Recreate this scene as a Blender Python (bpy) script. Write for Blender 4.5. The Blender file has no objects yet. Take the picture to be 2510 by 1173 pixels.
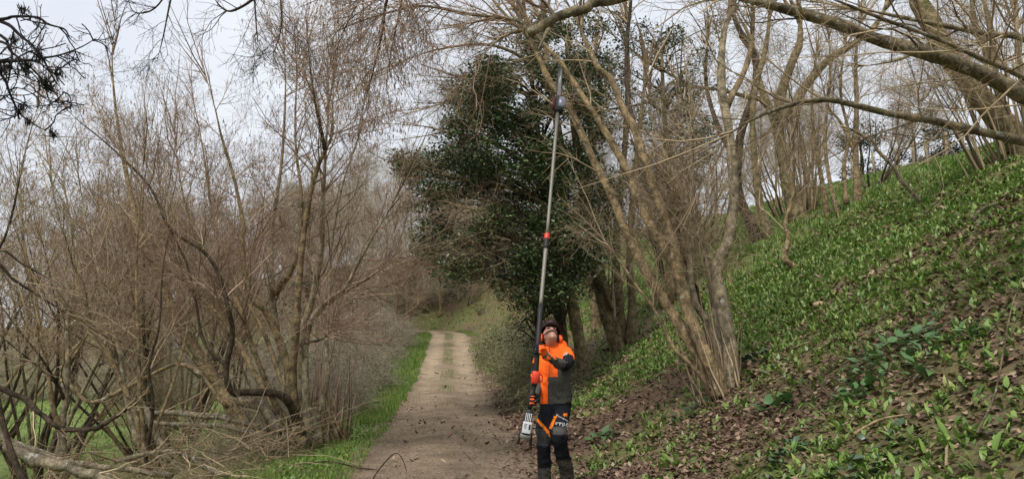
import bpy, math, random
import numpy as np
from mathutils import Vector, Matrix
SC = bpy.context.scene
COL = SC.collection
rng = np.random.default_rng(7)
random.seed(7)
# ------------------------------------------------------------------ camera
F, CU, CV = 1800.0, 1255.0, 586.5          # focal length and centre in photograph pixels
PITCH = math.radians(7.39)
EYE = np.array([0.0, 0.0, 1.6])
cam_d = bpy.data.cameras.new('camera')
cam = bpy.data.objects.new('camera', cam_d); COL.objects.link(cam)
cam.location = EYE; cam.rotation_euler = (math.radians(90) + PITCH, 0, 0)
cam_d.sensor_width = 36; cam_d.lens = 36 * F / 2510
cam_d.clip_start = 0.05; cam_d.clip_end = 2000
SC.camera = cam
# ------------------------------------------------------------------ sky, sun, exposure
w = bpy.data.worlds.new('World'); SC.world = w; w.use_nodes = True
nt = w.node_tree; nt.nodes.clear()
out = nt.nodes.new('ShaderNodeOutputWorld'); bg = nt.nodes.new('ShaderNodeBackground')
sky = nt.nodes.new('ShaderNodeTexSky'); sky.sky_type = 'NISHITA'; sky.sun_disc = False
SUN_EL, SUN_AZ = 58, -150
sky.sun_elevation = math.radians(SUN_EL); sky.sun_rotation = math.radians(SUN_AZ)
sky.air_density = 1.5; sky.dust_density = 4.0
mixs = nt.nodes.new('ShaderNodeMix'); mixs.data_type = 'RGBA'
mixs.inputs['Factor'].default_value = 0.9
cl = nt.nodes.new('ShaderNodeTexNoise'); cl.inputs['Scale'].default_value = 2.2; cl.inputs['Detail'].default_value = 4
tcw = nt.nodes.new('ShaderNodeTexCoord'); crw = nt.nodes.new('ShaderNodeValToRGB')
crw.color_ramp.elements[0].position = 0.35; crw.color_ramp.elements[0].color = (0.66, 0.70, 0.78, 1)
crw.color_ramp.elements[1].position = 0.68; crw.color_ramp.elements[1].color = (0.79, 0.82, 0.87, 1)
vm = nt.nodes.new('ShaderNodeVectorMath'); vm.operation = 'SCALE'; vm.inputs['Scale'].default_value = 10.5
nt.links.new(tcw.outputs['Generated'], cl.inputs['Vector'])
nt.links.new(cl.outputs['Fac'], crw.inputs['Fac'])
nt.links.new(crw.outputs['Color'], vm.inputs[0])
nt.links.new(sky.outputs['Color'], mixs.inputs[6]); nt.links.new(vm.outputs['Vector'], mixs.inputs[7])
nt.links.new(mixs.outputs[2], bg.inputs['Color']); bg.inputs['Strength'].default_value = 0.053
nt.links.new(bg.outputs['Background'], out.inputs['Surface'])
sun_d = bpy.data.lights.new('sun', 'SUN'); sun_d.energy = 1.5; sun_d.angle = math.radians(16); sun_d.color = (1.0, 0.96, 0.9)
sun = bpy.data.objects.new('sun', sun_d); COL.objects.link(sun)
_a = math.radians(SUN_AZ); _e = math.radians(SUN_EL)
sdir = Vector((math.sin(_a) * math.cos(_e), math.cos(_a) * math.cos(_e), math.sin(_e)))
sun.rotation_euler = sdir.to_track_quat('Z', 'Y').to_euler(); sun.location = sdir * 60
SC.view_settings.view_transform = 'Standard'; SC.view_settings.look = 'None'
SC.view_settings.exposure = 1.17; SC.view_settings.gamma = 1.0
try:
    SC.cycles.max_bounces = 5; SC.cycles.diffuse_bounces = 3; SC.cycles.transparent_max_bounces = 4
    SC.cycles.caustics_reflective = False; SC.cycles.caustics_refractive = False
    SC.render.film_transparent = False
except Exception: pass

# ------------------------------------------------------------------ helpers: space
ct, st = math.cos(PITCH), math.sin(PITCH)
def P(u, v, d):
    """world point seen at photograph pixel (u, v), d metres ahead along the ground"""
    xc, yc = (u - CU) / F, (CV - v) / F
    y = ct - st * yc; z = st + ct * yc
    t = d / y
    return np.array([xc * t, d, EYE[2] + z * t])
# ------------------------------------------------------------------ helpers: noise, terrain
def _hash(ix, iy, s):
    h = (ix * 374761393 + iy * 668265263 + s * 974634533) & 0x7fffffff
    h = ((h ^ (h >> 13)) * 1274126177) & 0x7fffffff
    return ((h ^ (h >> 16)) & 0xffff) / 65535.0
def vnoise(x, y, s=0):
    x = np.asarray(x, float); y = np.asarray(y, float)
    ix = np.floor(x).astype(np.int64); iy = np.floor(y).astype(np.int64)
    fx = x - ix; fy = y - iy; fx = fx*fx*(3-2*fx); fy = fy*fy*(3-2*fy)
    a = _hash(ix, iy, s); b = _hash(ix+1, iy, s); c = _hash(ix, iy+1, s); d = _hash(ix+1, iy+1, s)
    return (a*(1-fx)+b*fx)*(1-fy) + (c*(1-fx)+d*fx)*fy
def fbm(x, y, s=0, o=3):
    r = 0; amp = .5
    for k in range(o):
        r = r + amp*vnoise(x*2**k, y*2**k, s+k); amp *= .5
    return r / (1-.5**o)
# centre line of the track
_cl = [(-0.1-.083*y, y) for y in np.arange(-60, 43.01, 1.0)]
_x, _y = _cl[-1]; _h = math.atan2(1, -.083)
for k in range(22):
    _h += math.radians(4.2); _x += math.cos(_h)*.75; _y += math.sin(_h)*.75; _cl.append((_x, _y))
for k in range(60):
    _x += math.cos(_h)*2; _y += math.sin(_h)*2; _cl.append((_x, _y))
CLN = np.array(_cl); _sd = np.diff(CLN, axis=0); _sl = np.hypot(_sd[:, 0], _sd[:, 1])
CLL = np.concatenate([[0], np.cumsum(_sl)]) - 60.0
def ql(x, y):
    """signed distance right of the track's centre line, and distance along it"""
    x = np.asarray(x, float).ravel(); y = np.asarray(y, float).ravel()
    q = np.empty_like(x); l = np.empty_like(x)
    for i in range(0, len(x), 4000):
        px = x[i:i+4000, None]; py = y[i:i+4000, None]
        ax = CLN[None, :-1, 0]; ay = CLN[None, :-1, 1]; dx = _sd[None, :, 0]; dy = _sd[None, :, 1]
        t = np.clip(((px-ax)*dx + (py-ay)*dy) / (_sl**2)[None], 0, 1)
        ex = px-ax-t*dx; ey = py-ay-t*dy; dd = ex*ex+ey*ey
        k = dd.argmin(1); r = np.arange(len(k))
        s = np.sign(dy[0, k]*ex[r, k] - dx[0, k]*ey[r, k])
        q[i:i+4000] = np.sqrt(dd[r, k])*np.where(s == 0, 1, s); l[i:i+4000] = CLL[k] + t[r, k]*_sl[k]
    return q, l
_ss = np.linspace(-5, 400, 8101)
_hh = np.interp(_ss, [-5, 0, .6, 1.5, 3, 5, 9.3, 15, 20.5, 26, 40, 80, 400], [0, 0, .12, .6, 1.55, 2.85, 5.1, 7.1, 8.85, 9.6, 10.2, 11, 12])
_k = np.ones(21)/21; _hh = np.convolve(np.pad(_hh, 10, mode='edge'), _k, 'valid')
_gg = np.interp(_ss, [-5, 1.15, 1.9, 3, 5, 9, 30, 80, 400], [0, 0, -.03, -.3, -.95, -1.3, -1.5, -1.2, -1.0])
_gg = np.convolve(np.pad(_gg, 10, mode='edge'), _k, 'valid')
_lz = np.linspace(-70, 200, 1351)
_zz = np.interp(_lz, [-60, 18, 25, 31, 37, 43, 48, 56, 70, 150], [0, 0, .15, .5, 1.0, 1.55, 1.85, 1.9, 1.5, 0])
_zz = np.convolve(np.pad(_zz, 12, mode='edge'), np.ones(25)/25, 'valid')
def gz(x, y, bump=True):
    x = np.asarray(x, float); y = np.asarray(y, float); sh = x.shape
    q, l = ql(x, y); xr, yr = x.ravel(), y.ravel()
    zt = np.interp(l, _lz, _zz)
    z = np.where(q > 0, zt + np.interp(q-1.3, _ss, _hh)*np.interp(l, [50, 82], [1, .12]), zt*np.exp(-np.maximum(0, -q-2)/9) + np.interp(-q, _ss, _gg))
    if bump:
        off = np.clip((np.abs(q)-1.1)/1.2, 0, 1)
        z = z + off*((fbm(xr*.35, yr*.35, 3)-.5)*.5 + (fbm(xr*1.7, yr*1.7, 9)-.5)*.13)
        # a level hummock on the slope
    return z.reshape(sh)
def gz1(x, y): return float(gz(np.array([x]), np.array([y]))[0])
def hit(u, v, d0=2.5, d1=90):
    """first terrain point along the ray through pixel (u, v)"""
    ds = np.concatenate([np.arange(d0, 20, .04), np.arange(20, d1, .15)])
    pts = np.array([P(u, v, d) for d in ds])
    g = gz(pts[:, 0], pts[:, 1])
    k = np.argmax(pts[:, 2] < g)
    if pts[k, 2] >= g[k]: k = len(ds)-1
    return np.array([pts[k, 0], pts[k, 1], g[k]])
# ------------------------------------------------------------------ helpers: meshes, objects
def mesh_np(name, V, Fq, smooth=False, mats=None, midx=None):
    """V (n,3); Fq list of int arrays (m,3) or (m,4)"""
    me = bpy.data.meshes.new(name)
    V = np.ascontiguousarray(V, dtype=np.float32)
    if not isinstance(Fq, list): Fq = [Fq]
    Fq = [f for f in Fq if len(f)]
    loops = np.concatenate([f.ravel() for f in Fq]).astype(np.int32)
    cnt = np.concatenate([np.full(len(f), f.shape[1], np.int32) for f in Fq])
    start = np.concatenate([[0], np.cumsum(cnt)[:-1]]).astype(np.int32)
    me.vertices.add(len(V)); me.vertices.foreach_set('co', V.ravel())
    me.loops.add(len(loops)); me.loops.foreach_set('vertex_index', loops)
    me.polygons.add(len(cnt)); me.polygons.foreach_set('loop_start', start); me.polygons.foreach_set('loop_total', cnt)
    if smooth: me.polygons.foreach_set('use_smooth', np.ones(len(cnt), bool))
    if midx is not None: me.polygons.foreach_set('material_index', np.asarray(midx, np.int32))
    for m in (mats or []): me.materials.append(m)
    me.update(calc_edges=True)
    return me
def link(name, me, parent=None, loc=None):
    o = bpy.data.objects.new(name, me); COL.objects.link(o)
    if parent is not None: o.parent = parent
    if loc is not None: o.location = loc
    return o
def tag(o, label=None, cat=None, group=None, kind=None):
    if label: o['label'] = label
    if cat: o['category'] = cat
    if group: o['group'] = group
    if kind: o['kind'] = kind
    return o
def thing(name, label, cat, loc, group=None):
    o = bpy.data.objects.new(name, None); COL.objects.link(o); o.location = loc
    o.empty_display_size = .2
    return tag(o, label, cat, group)
def copy_tree(o, parent=None):
    c = o.copy(); COL.objects.link(c); c.parent = parent
    for ch in list(o.children): copy_tree(ch, c)
    return c
def norm(a): return a/np.maximum(np.linalg.norm(a, axis=-1, keepdims=True), 1e-9)
def spline(pts, n):
    """Catmull-Rom through pts (k, m), resampled to n"""
    p = np.asarray(pts, float); k = len(p)
    if k == 2: return p[0]+(p[1]-p[0])*np.linspace(0, 1, n)[:, None]
    e = np.vstack([2*p[0]-p[1], p, 2*p[-1]-p[-2]])
    t = np.linspace(0, k-1-1e-6, n); i = t.astype(int); f = (t-i)[:, None]
    a, b, c, d = e[i], e[i+1], e[i+2], e[i+3]
    return .5*((2*b)+(-a+c)*f+(2*a-5*b+4*c-d)*f*f+(-a+3*b-3*c+d)*f**3)
def tubes(Pn, Rn, sides):
    """Pn (N,n,3), Rn (N,n) -> verts, quads"""
    N, n, _ = Pn.shape
    T = norm(np.gradient(Pn, axis=1))
    ref = norm(rng.normal(size=(N, 1, 3)))
    m = norm(T.mean(1, keepdims=True)); ref = ref-(ref*m).sum(-1, keepdims=True)*m
    U = norm(ref-(ref*T).sum(-1, keepdims=True)*T); W = np.cross(T, U)
    a = np.arange(sides)*2*math.pi/sides
    V = Pn[:, :, None]+Rn[:, :, None, None]*(np.cos(a)[None, None, :, None]*U[:, :, None]+np.sin(a)[None, None, :, None]*W[:, :, None])
    base = (np.arange(N)*n*sides)[:, None, None]; ii = (np.arange(n-1)*sides)[None, :, None]; j = np.arange(sides)[None, None, :]; j2 = (j+1) % sides
    q = np.stack(np.broadcast_arrays(base+ii+j, base+ii+j2, base+ii+sides+j2, base+ii+sides+j), -1)
    return V.reshape(-1, 3), q.reshape(-1, 4)
class Bag:
    def __init__(s): s.v = []; s.f = []; s.n = 0
    def add(s, V, Fc):
        s.v.append(V); s.f.append(Fc+s.n); s.n += len(V)
    def tube(s, Pn, Rn, sides):
        if len(Pn): s.add(*tubes(Pn, Rn, sides))
    def mesh(s, name, mats, smooth=False, origin=None):
        V = np.concatenate(s.v)
        if origin is not None: V = V-np.asarray(origin)
        q = [f for f in s.f if f.shape[1] == 4]; t = [f for f in s.f if f.shape[1] == 3]
        L = ([np.concatenate(q)] if q else [])+([np.concatenate(t)] if t else [])
        return mesh_np(name, V, L, smooth, mats)
def grow(Pn, Rn, per, t0, t1, ang, rel, npts, wob, up, rr=.65, rmin=.0012, rmax=9, rend=.35, abslen=False, toward=None, taper=.5):
    """children on branches; rel = length range (relative to the parent's length, or metres)"""
    N, n, _ = Pn.shape
    if np.isscalar(per):
        idx = np.repeat(np.arange(N), int(per)) if per >= 1 else np.nonzero(rng.random(N) < per)[0]
    else: idx = np.repeat(np.arange(N), per)
    M = len(idx)
    if M == 0: return np.zeros((0, npts, 3)), np.zeros((0, npts))
    t = rng.uniform(t0, t1, M); f = t*(n-1); i = np.minimum(f.astype(int), n-2); g = (f-i)[:, None]
    pos = Pn[idx, i]*(1-g)+Pn[idx, i+1]*g
    pd = norm(Pn[idx, i+1]-Pn[idx, i]); r = Rn[idx, i]*(1-g[:, 0])+Rn[idx, i+1]*g[:, 0]
    rv = rng.normal(size=(M, 3))
    if toward is not None: rv = rv+np.asarray(toward)
    pp = norm(rv-(rv*pd).sum(-1, keepdims=True)*pd)
    a = np.radians(rng.uniform(ang[0], ang[1], M))[:, None]
    d = np.cos(a)*pd+np.sin(a)*pp
    if abslen: L = rng.uniform(rel[0], rel[1], M)
    else: L = np.linalg.norm(np.diff(Pn[idx], axis=1), axis=-1).sum(1)*rng.uniform(rel[0], rel[1], M)
    L = L*(1-taper*t)
    out = np.empty((M, npts, 3)); out[:, 0] = pos; step = (L/(npts-1))[:, None]
    for k in range(1, npts):
        out[:, k] = out[:, k-1]+d*step
        d = norm(d+rng.normal(size=(M, 3))*wob+np.array([0, 0, up]))
    r0 = np.clip(r*rr, rmin, rmax)
    R = r0[:, None]*np.linspace(1, rend, npts)[None]
    return out, np.maximum(R, rmin*.7)
def leaves(base, az, el, L, W, K, curl, mid=True, fold=.25, prof=None, roll=None, kmin=.08):
    """arching leaf strips; all args arrays of N"""
    N = len(base); t = np.linspace(0, 1, K+1)
    if prof is None: prof = np.sin(np.pi*np.clip(t, 0, 1)**.75)*.97+.03
    e = el[:, None]-curl[:, None]*t[None]
    h = np.stack([np.cos(az), np.sin(az)], -1)
    ds = (L/K)[:, None]
    hx = np.concatenate([np.zeros((N, 1)), np.cumsum(np.cos(e[:, :-1])*ds, 1)], 1)
    hz = np.concatenate([np.zeros((N, 1)), np.cumsum(np.sin(e[:, :-1])*ds, 1)], 1)
    C = base[:, None]+np.concatenate([hx[..., None]*h[:, None], hz[..., None]], -1)
    side = np.stack([-h[:, 1], h[:, 0], np.zeros(N)], -1)
    if roll is not None:
        upv = np.stack([-np.sin(el)*h[:, 0], -np.sin(el)*h[:, 1], np.cos(el)], -1)
        side = np.cos(roll)[:, None]*side+np.sin(roll)[:, None]*upv
    wv = (W[:, None]*.5*prof[None])[..., None]
    Lf = C+side[:, None]*wv; Rt = C-side[:, None]*wv
    if mid:
        lift = wv*fold; nv = np.zeros((N, 1, 3)); nv[..., 2] = 1
        Lf = Lf+nv*lift; Rt = Rt+nv*lift
        V = np.stack([Lf, C, Rt], 2).reshape(N, -1, 3); c = 3
        cols = [(0, 1), (1, 2)]
    else:
        V = np.stack([Lf, Rt], 2).reshape(N, -1, 3); c = 2; cols = [(0, 1)]
    q = []
    for k in range(K):
        for a, b in cols: q.append([k*c+a, k*c+b, (k+1)*c+b, (k+1)*c+a])
    q = np.array(q)[None]+(np.arange(N)*(K+1)*c)[:, None, None]
    return V.reshape(-1, 3), q.reshape(-1, 4)
# ------------------------------------------------------------------ materials
def newmat(name, rough=.85, spec=.3):
    m = bpy.data.materials.new(name); m.use_nodes = True
    b = m.node_tree.nodes['Principled BSDF']; b.inputs['Roughness'].default_value = rough
    b.inputs['Specular IOR Level'].default_value = spec
    return m, m.node_tree, b
def ramp(nt, stops, fac):
    r = nt.nodes.new('ShaderNodeValToRGB'); e = r.color_ramp.elements
    while len(e) < len(stops): e.new(.5)
    for k, (p, c) in enumerate(stops): e[k].position = p; e[k].color = (*c, 1)
    nt.links.new(fac, r.inputs['Fac']); return r.outputs['Color']
def noise(nt, scale, detail=4, coord='Object', stretch=(1, 1, 1), rough=.55):
    tc = nt.nodes.new('ShaderNodeTexCoord'); mp = nt.nodes.new('ShaderNodeMapping'); mp.inputs['Scale'].default_value = stretch
    n = nt.nodes.new('ShaderNodeTexNoise'); n.inputs['Scale'].default_value = scale; n.inputs['Detail'].default_value = detail; n.inputs['Roughness'].default_value = rough
    nt.links.new(tc.outputs[coord], mp.inputs['Vector']); nt.links.new(mp.outputs['Vector'], n.inputs['Vector'])
    return n.outputs['Fac']
def mixc(nt, a, b, fac, mode='MIX'):
    m = nt.nodes.new('ShaderNodeMix'); m.data_type = 'RGBA'; m.blend_type = mode
    for s, v in ((6, a), (7, b)):
        if isinstance(v, tuple): m.inputs[s].default_value = (*v, 1)
        else: nt.links.new(v, m.inputs[s])
    if isinstance(fac, (int, float)): m.inputs[0].default_value = fac
    else: nt.links.new(fac, m.inputs[0])
    return m.outputs[2]
def bump(nt, b, h, strength=.4, dist=.01):
    n = nt.nodes.new('ShaderNodeBump'); n.inputs['Strength'].default_value = strength; n.inputs['Distance'].default_value = dist
    nt.links.new(h, n.inputs['Height']); nt.links.new(n.outputs['Normal'], b.inputs['Normal'])
def island(nt):
    g = nt.nodes.new('ShaderNodeNewGeometry'); return g.outputs['Random Per Island']
def bark(name, c0, c1, lich=None, lich_amt=.62, scale=14, moss=None, moss_pos=.6):
    m, nt, b = newmat(name, .9, .2)
    n1 = noise(nt, scale*1.6, 7, stretch=(1, 1, .7), rough=.72); col = ramp(nt, [(.38, c0), (.62, c1)], n1)
    n4 = noise(nt, 7, 6, rough=.7); col = mixc(nt, col, ramp(nt, [(.36, (.38, .37, .36)), (.5, (.95, .95, .95)), (.62, (1.55, 1.5, 1.42))], n4), 1.0, 'MULTIPLY')
    if lich:
        n2 = noise(nt, scale*.55, 3, rough=.7); f = ramp(nt, [(lich_amt, (0, 0, 0)), (lich_amt+.07, (1, 1, 1))], n2)
        col = mixc(nt, col, lich, f)
    if moss:
        n3 = noise(nt, 3.1, 4); f = ramp(nt, [(moss_pos, (0, 0, 0)), (moss_pos+.12, (1, 1, 1))], n3)
        col = mixc(nt, col, moss, f)
    nt.links.new(col, b.inputs['Base Color']); bump(nt, b, n1, .9, .02)
    return m
def twigm(name, c0, c1, c2=None):
    m, nt, b = newmat(name, .8, .25)
    st_ = [(0, c0), (1, c1)] if c2 is None else [(0, c0), (.5, c1), (1, c2)]
    nt.links.new(ramp(nt, st_, island(nt)), b.inputs['Base Color'])
    return m
def leafm(name, stops, rough=.45, trans=.0, spec=.4):
    m, nt, b = newmat(name, rough, spec)
    col = ramp(nt, stops, island(nt)); nt.links.new(col, b.inputs['Base Color'])
    if trans:
        t = nt.nodes.new('ShaderNodeBsdfTranslucent'); nt.links.new(col, t.inputs['Color'])
        mx = nt.nodes.new('ShaderNodeMixShader'); mx.inputs['Fac'].default_value = trans
        o = nt.nodes['Material Output']
        nt.links.new(b.outputs['BSDF'], mx.inputs[1]); nt.links.new(t.outputs['BSDF'], mx.inputs[2]); nt.links.new(mx.outputs['Shader'], o.inputs['Surface'])
    return m
def plain(name, c, rough=.6, spec=.3, metal=0, var=.15, scale=60):
    m, nt, b = newmat(name, rough, spec); b.inputs['Metallic'].default_value = metal
    n = noise(nt, scale, 4); nt.links.new(ramp(nt, [(.3, tuple(x*(1-var) for x in c)), (.7, tuple(min(1, x*(1+var)) for x in c))], n), b.inputs['Base Color'])
    return m
M = {}
M['hazel'] = bark('hazel_bark', (.13, .095, .052), (.32, .24, .135), (.40, .36, .27), .62, 16)
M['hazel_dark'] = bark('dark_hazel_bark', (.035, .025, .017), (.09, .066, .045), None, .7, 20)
M['hazel_pale'] = bark('pale_hazel_bark', (.17, .14, .09), (.36, .30, .205), (.42, .40, .32), .62, 14)
M['beech'] = bark('smooth_olive_bark', (.12, .095, .05), (.25, .20, .11), (.27, .26, .19), .66, 9, (.09, .10, .03), .62)
M['limb'] = bark('lichened_limb_bark', (.10, .082, .05), (.22, .18, .115), (.34, .34, .28), .60, 18, (.10, .105, .035), .60)
M['log'] = bark('lichened_log_bark', (.10, .083, .055), (.25, .21, .145), (.36, .35, .28), .60, 16, (.10, .12, .04), .66)
M['dark'] = bark('backlit_dark_bark', (.018, .014, .016), (.045, .034, .036), None)  # near-black tone puts the branches' backlit silhouette into the bark colour
M['suck'] = twigm('sucker_bark', (.13, .095, .055), (.30, .22, .13))
M['twig_red'] = twigm('reddish_twig', (.075, .046, .03), (.265, .175, .115), (.50, .37, .26))
M['twig_tan'] = twigm('tan_twig', (.075, .052, .03), (.28, .205, .12), (.52, .405, .26))
M['twig_pale'] = twigm('hazed_pale_twig', (.26, .215, .155), (.42, .355, .265), (.54, .465, .36))  # pale twigs, lightened further to stand in for distance haze
M['twig_dark'] = twigm('backlit_dark_twig', (.016, .013, .016), (.04, .031, .034))  # backlit silhouette painted into the twig colour
M['twig_grey'] = twigm('grey_bramble_stem', (.17, .14, .105), (.30, .25, .185), (.40, .335, .25))
M['twig_olive'] = twigm('olive_bramble_stem', (.15, .135, .075), (.25, .22, .125), (.34, .30, .18))
M['bank_leaf'] = leafm('bank_leaf', [(0, (.05, .075, .025)), (.5, (.10, .13, .045)), (1, (.19, .20, .09))], .6, .1, .25)
M['catkin'] = twigm('catkin', (.19, .115, .075), (.36, .24, .16))
M['holly'] = leafm('holly_leaf', [(0, (.03, .052, .022)), (.5, (.06, .10, .036)), (.85, (.105, .155, .05)), (1, (.19, .225, .09))], .33, 0, .5)
M['ivy'] = leafm('ivy_leaf', [(0, (.028, .046, .026)), (.6, (.05, .085, .042)), (1, (.09, .135, .06))], .4, 0, .5)
M['dead_leaf_bush'] = leafm('grey_bramble_leaf', [(0, (.10, .105, .075)), (.6, (.17, .165, .12)), (1, (.14, .17, .085))], .7, 0, .2)
M['garlic'] = leafm('wild_garlic_leaf', [(0, (.07, .13, .028)), (.5, (.145, .245, .045)), (.9, (.235, .335, .075)), (1, (.34, .36, .12))], .42, .25, .4)
M['arum'] = leafm('arum_leaf', [(0, (.06, .135, .04)), (1, (.11, .21, .065))], .35, .15, .5)
M['grass'] = leafm('grass_blade', [(0, (.085, .155, .025)), (.6, (.15, .25, .04)), (1, (.25, .31, .075))], .55, .25, .3)
M['field_grass'] = leafm('pasture_blade', [(0, (.11, .165, .045)), (.6, (.18, .25, .07)), (1, (.27, .31, .11))], .6, .2, .2)
M['thicket'] = leafm('dark_thicket_leaf', [(0, (.028, .032, .02)), (.6, (.05, .055, .032)), (1, (.085, .085, .05))], .6, 0, .3)
M['litter'] = leafm('dead_leaf', [(0, (.055, .034, .024)), (.5, (.14, .086, .058)), (.85, (.24, .16, .11)), (1, (.38, .28, .20))], .8, 0, .2)
M['lichen'] = leafm('lichen_tuft', [(0, (.022, .024, .022)), (1, (.06, .065, .055))], .9)
M['stone'] = leafm('gravel', [(0, (.14, .11, .075)), (.7, (.27, .22, .16)), (1, (.42, .37, .30))], .85)
M['cut'] = plain('fresh_cut_wood', (.55, .40, .22), .8)
# ================================================================== SETTING
def axis(segs):
    a = []
    for s, e, n in segs: a += list(np.linspace(s, e, n, endpoint=False))
    return np.array(a+[segs[-1][1]])
gx = axis([(-320, -60, 16), (-60, -14, 46), (-14, -6, 40), (-6, 10, 105), (10, 26, 50), (26, 60, 34), (60, 320, 16)])
gy = axis([(-40, 2, 20), (2, 14, 84), (14, 34, 72), (34, 62, 60), (62, 110, 30), (110, 420, 16)])
GX, GY = np.meshgrid(gx, gy); GZ = gz(GX, GY)
_q, _l = ql(GX, GY); _q = _q.reshape(GX.shape); _l = _l.reshape(GX.shape)
GZ = GZ-np.where(np.abs(_q) < 1.25, .07, 0)
nx, ny = len(gx), len(gy)
_id = np.arange(nx*ny).reshape(ny, nx)
fq = np.stack([_id[:-1, :-1], _id[:-1, 1:], _id[1:, 1:], _id[1:, :-1]], -1).reshape(-1, 4)
me = mesh_np('ground', np.stack([GX, GY, GZ], -1).reshape(-1, 3), fq, True)
def cover(x, y, q, l):
    """how green the ground cover is, 0 bare litter .. 1 closed cover"""
    n = fbm(x*.45, y*.45, 21, 3); n2 = fbm(x*1.6, y*1.6, 33, 2)
    s = q-1.3
    up = np.interp(s, [-.2, .4, 1.2, 2.2, 3.4, 5, 10, 30], [.02, .25, .55, .5, .62, .85, .95, .95])
    up = up - .22*np.exp(-((s-2.6)/1.1)**2)*np.clip((8.5-y)/3, 0, 1)
    right = np.clip((up+np.interp(l, [40, 50], [0, .15])-np.clip((s-5)/6, 0, 1)*np.interp(l, [36, 48], [0, .6])+(n-.5)*1.5+(n2-.5)*.7), 0, 1)
    left = np.clip(np.interp(-q, [.9, 1.2, 3.0, 3.6, 5, 7, 12], [0, .85, .9, .35, .5, .95, 1])+(n-.5)*.5, 0, 1)
    return np.where(q > 0, right, left)
att = me.attributes.new('green', 'FLOAT', 'POINT'); att.data.foreach_set('value', cover(GX.ravel(), GY.ravel(), _q.ravel(), _l.ravel()).astype(np.float32))
att = me.attributes.new('field', 'FLOAT', 'POINT'); att.data.foreach_set('value', np.clip((-_q.ravel()-1.2)/.6, 0, 1).astype(np.float32))
m, nt, b = newmat('woodland_floor', .95, .15)
an = nt.nodes.new('ShaderNodeAttribute'); an.attribute_name = 'green'
af = nt.nodes.new('ShaderNodeAttribute'); af.attribute_name = 'field'
n_f = noise(nt, 26, 6, rough=.7); n_c = noise(nt, 5, 4)
vor = nt.nodes.new('ShaderNodeTexVoronoi'); vor.inputs['Scale'].default_value = 22
tcg = nt.nodes.new('ShaderNodeTexCoord'); nt.links.new(tcg.outputs['Object'], vor.inputs['Vector'])
lit = ramp(nt, [(.25, (.05, .033, .021)), (.5, (.14, .092, .06)), (.75, (.23, .16, .105))], n_f)
lit2 = mixc(nt, lit, vor.outputs['Color'], .12, 'SOFT_LIGHT')
grn = ramp(nt, [(.3, (.07, .08, .03)), (.5, (.12, .18, .04)), (.75, (.19, .25, .065))], n_f)
fld = ramp(nt, [(.3, (.12, .175, .048)), (.7, (.20, .265, .08))], n_c)
g2 = mixc(nt, grn, fld, af.outputs['Fac'])
gmul = nt.nodes.new('ShaderNodeMath'); gmul.operation = 'MULTIPLY'; nt.links.new(an.outputs['Fac'], gmul.inputs[0])
gfac = nt.nodes.new('ShaderNodeMath'); gfac.operation = 'MULTIPLY_ADD'; nt.links.new(af.outputs['Fac'], gfac.inputs[0]); gfac.inputs[1].default_value = .45; gfac.inputs[2].default_value = .55; nt.links.new(gfac.outputs[0], gmul.inputs[1])
nt.links.new(mixc(nt, lit2, g2, gmul.outputs[0]), b.inputs['Base Color'])
bump(nt, b, n_f, .9, .03)
me.materials.append(m)
tag(link('ground', me), kind='structure')
# ---- the track: a crowned strip with two worn wheel lines
ll = np.concatenate([np.arange(-6, 16, .12), np.arange(16, 42, .25), np.arange(42, 110, .6)])
qq = np.linspace(-1.32, 1.32, 25)
def on_line(l, q):
    x = np.interp(l, CLL, CLN[:, 0]); y = np.interp(l, CLL, CLN[:, 1])
    hx = np.interp(l+.6, CLL, CLN[:, 0])-np.interp(l-.6, CLL, CLN[:, 0]); hy = np.interp(l+.6, CLL, CLN[:, 1])-np.interp(l-.6, CLL, CLN[:, 1])
    h = np.hypot(hx, hy); return x+hy/h*q, y-hx/h*q
LL, QQ = np.meshgrid(ll, qq, indexing='ij')
edge = 1+.13*(fbm(LL*1.3, np.sign(QQ)*9+7, 5)-.5)*2
TX, TY = on_line(LL.ravel(), (QQ*edge).ravel()); TX = TX.reshape(LL.shape); TY = TY.reshape(LL.shape)
TZ = np.interp(LL, _lz, _zz)+.012+.035*np.cos(np.clip(QQ/1.32, -1, 1)*math.pi/2)-.03*(np.exp(-((QQ-.62)/.22)**2)+np.exp(-((QQ+.62)/.22)**2))
TZ = TZ+(fbm(TX*2.2, TY*2.2, 41)-.5)*.035+(fbm(TX*7, TY*7, 45)-.5)*.014
TZ = TZ-np.clip((np.abs(QQ)-1.16)/.16, 0, 1)*.12
_id = np.arange(LL.size).reshape(LL.shape)
fq = np.stack([_id[:-1, :-1], _id[:-1, 1:], _id[1:, 1:], _id[1:, :-1]], -1).reshape(-1, 4)
me = mesh_np('track', np.stack([TX, TY, TZ], -1).reshape(-1, 3), fq, True)
a = me.attributes.new('rut', 'FLOAT', 'POINT'); a.data.foreach_set('value', np.clip(np.exp(-((QQ-.62)/.3)**2)+np.exp(-((QQ+.62)/.3)**2), 0, 1).ravel().astype(np.float32))
a = me.attributes.new('worn', 'FLOAT', 'POINT'); a.data.foreach_set('value', np.clip((LL-13)/16, 0, 1).ravel().astype(np.float32))
m, nt, b = newmat('earth_track', .95, .15)
n1 = noise(nt, 22, 8, rough=.8); n2 = noise(nt, 3, 4); n3 = noise(nt, 120, 2)
earth = ramp(nt, [(.28, (.14, .105, .072)), (.45, (.26, .20, .142)), (.6, (.37, .295, .215)), (.75, (.52, .435, .33))], n1)
pale = ramp(nt, [(.3, (.33, .255, .175)), (.7, (.50, .405, .29))], n1)
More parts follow.
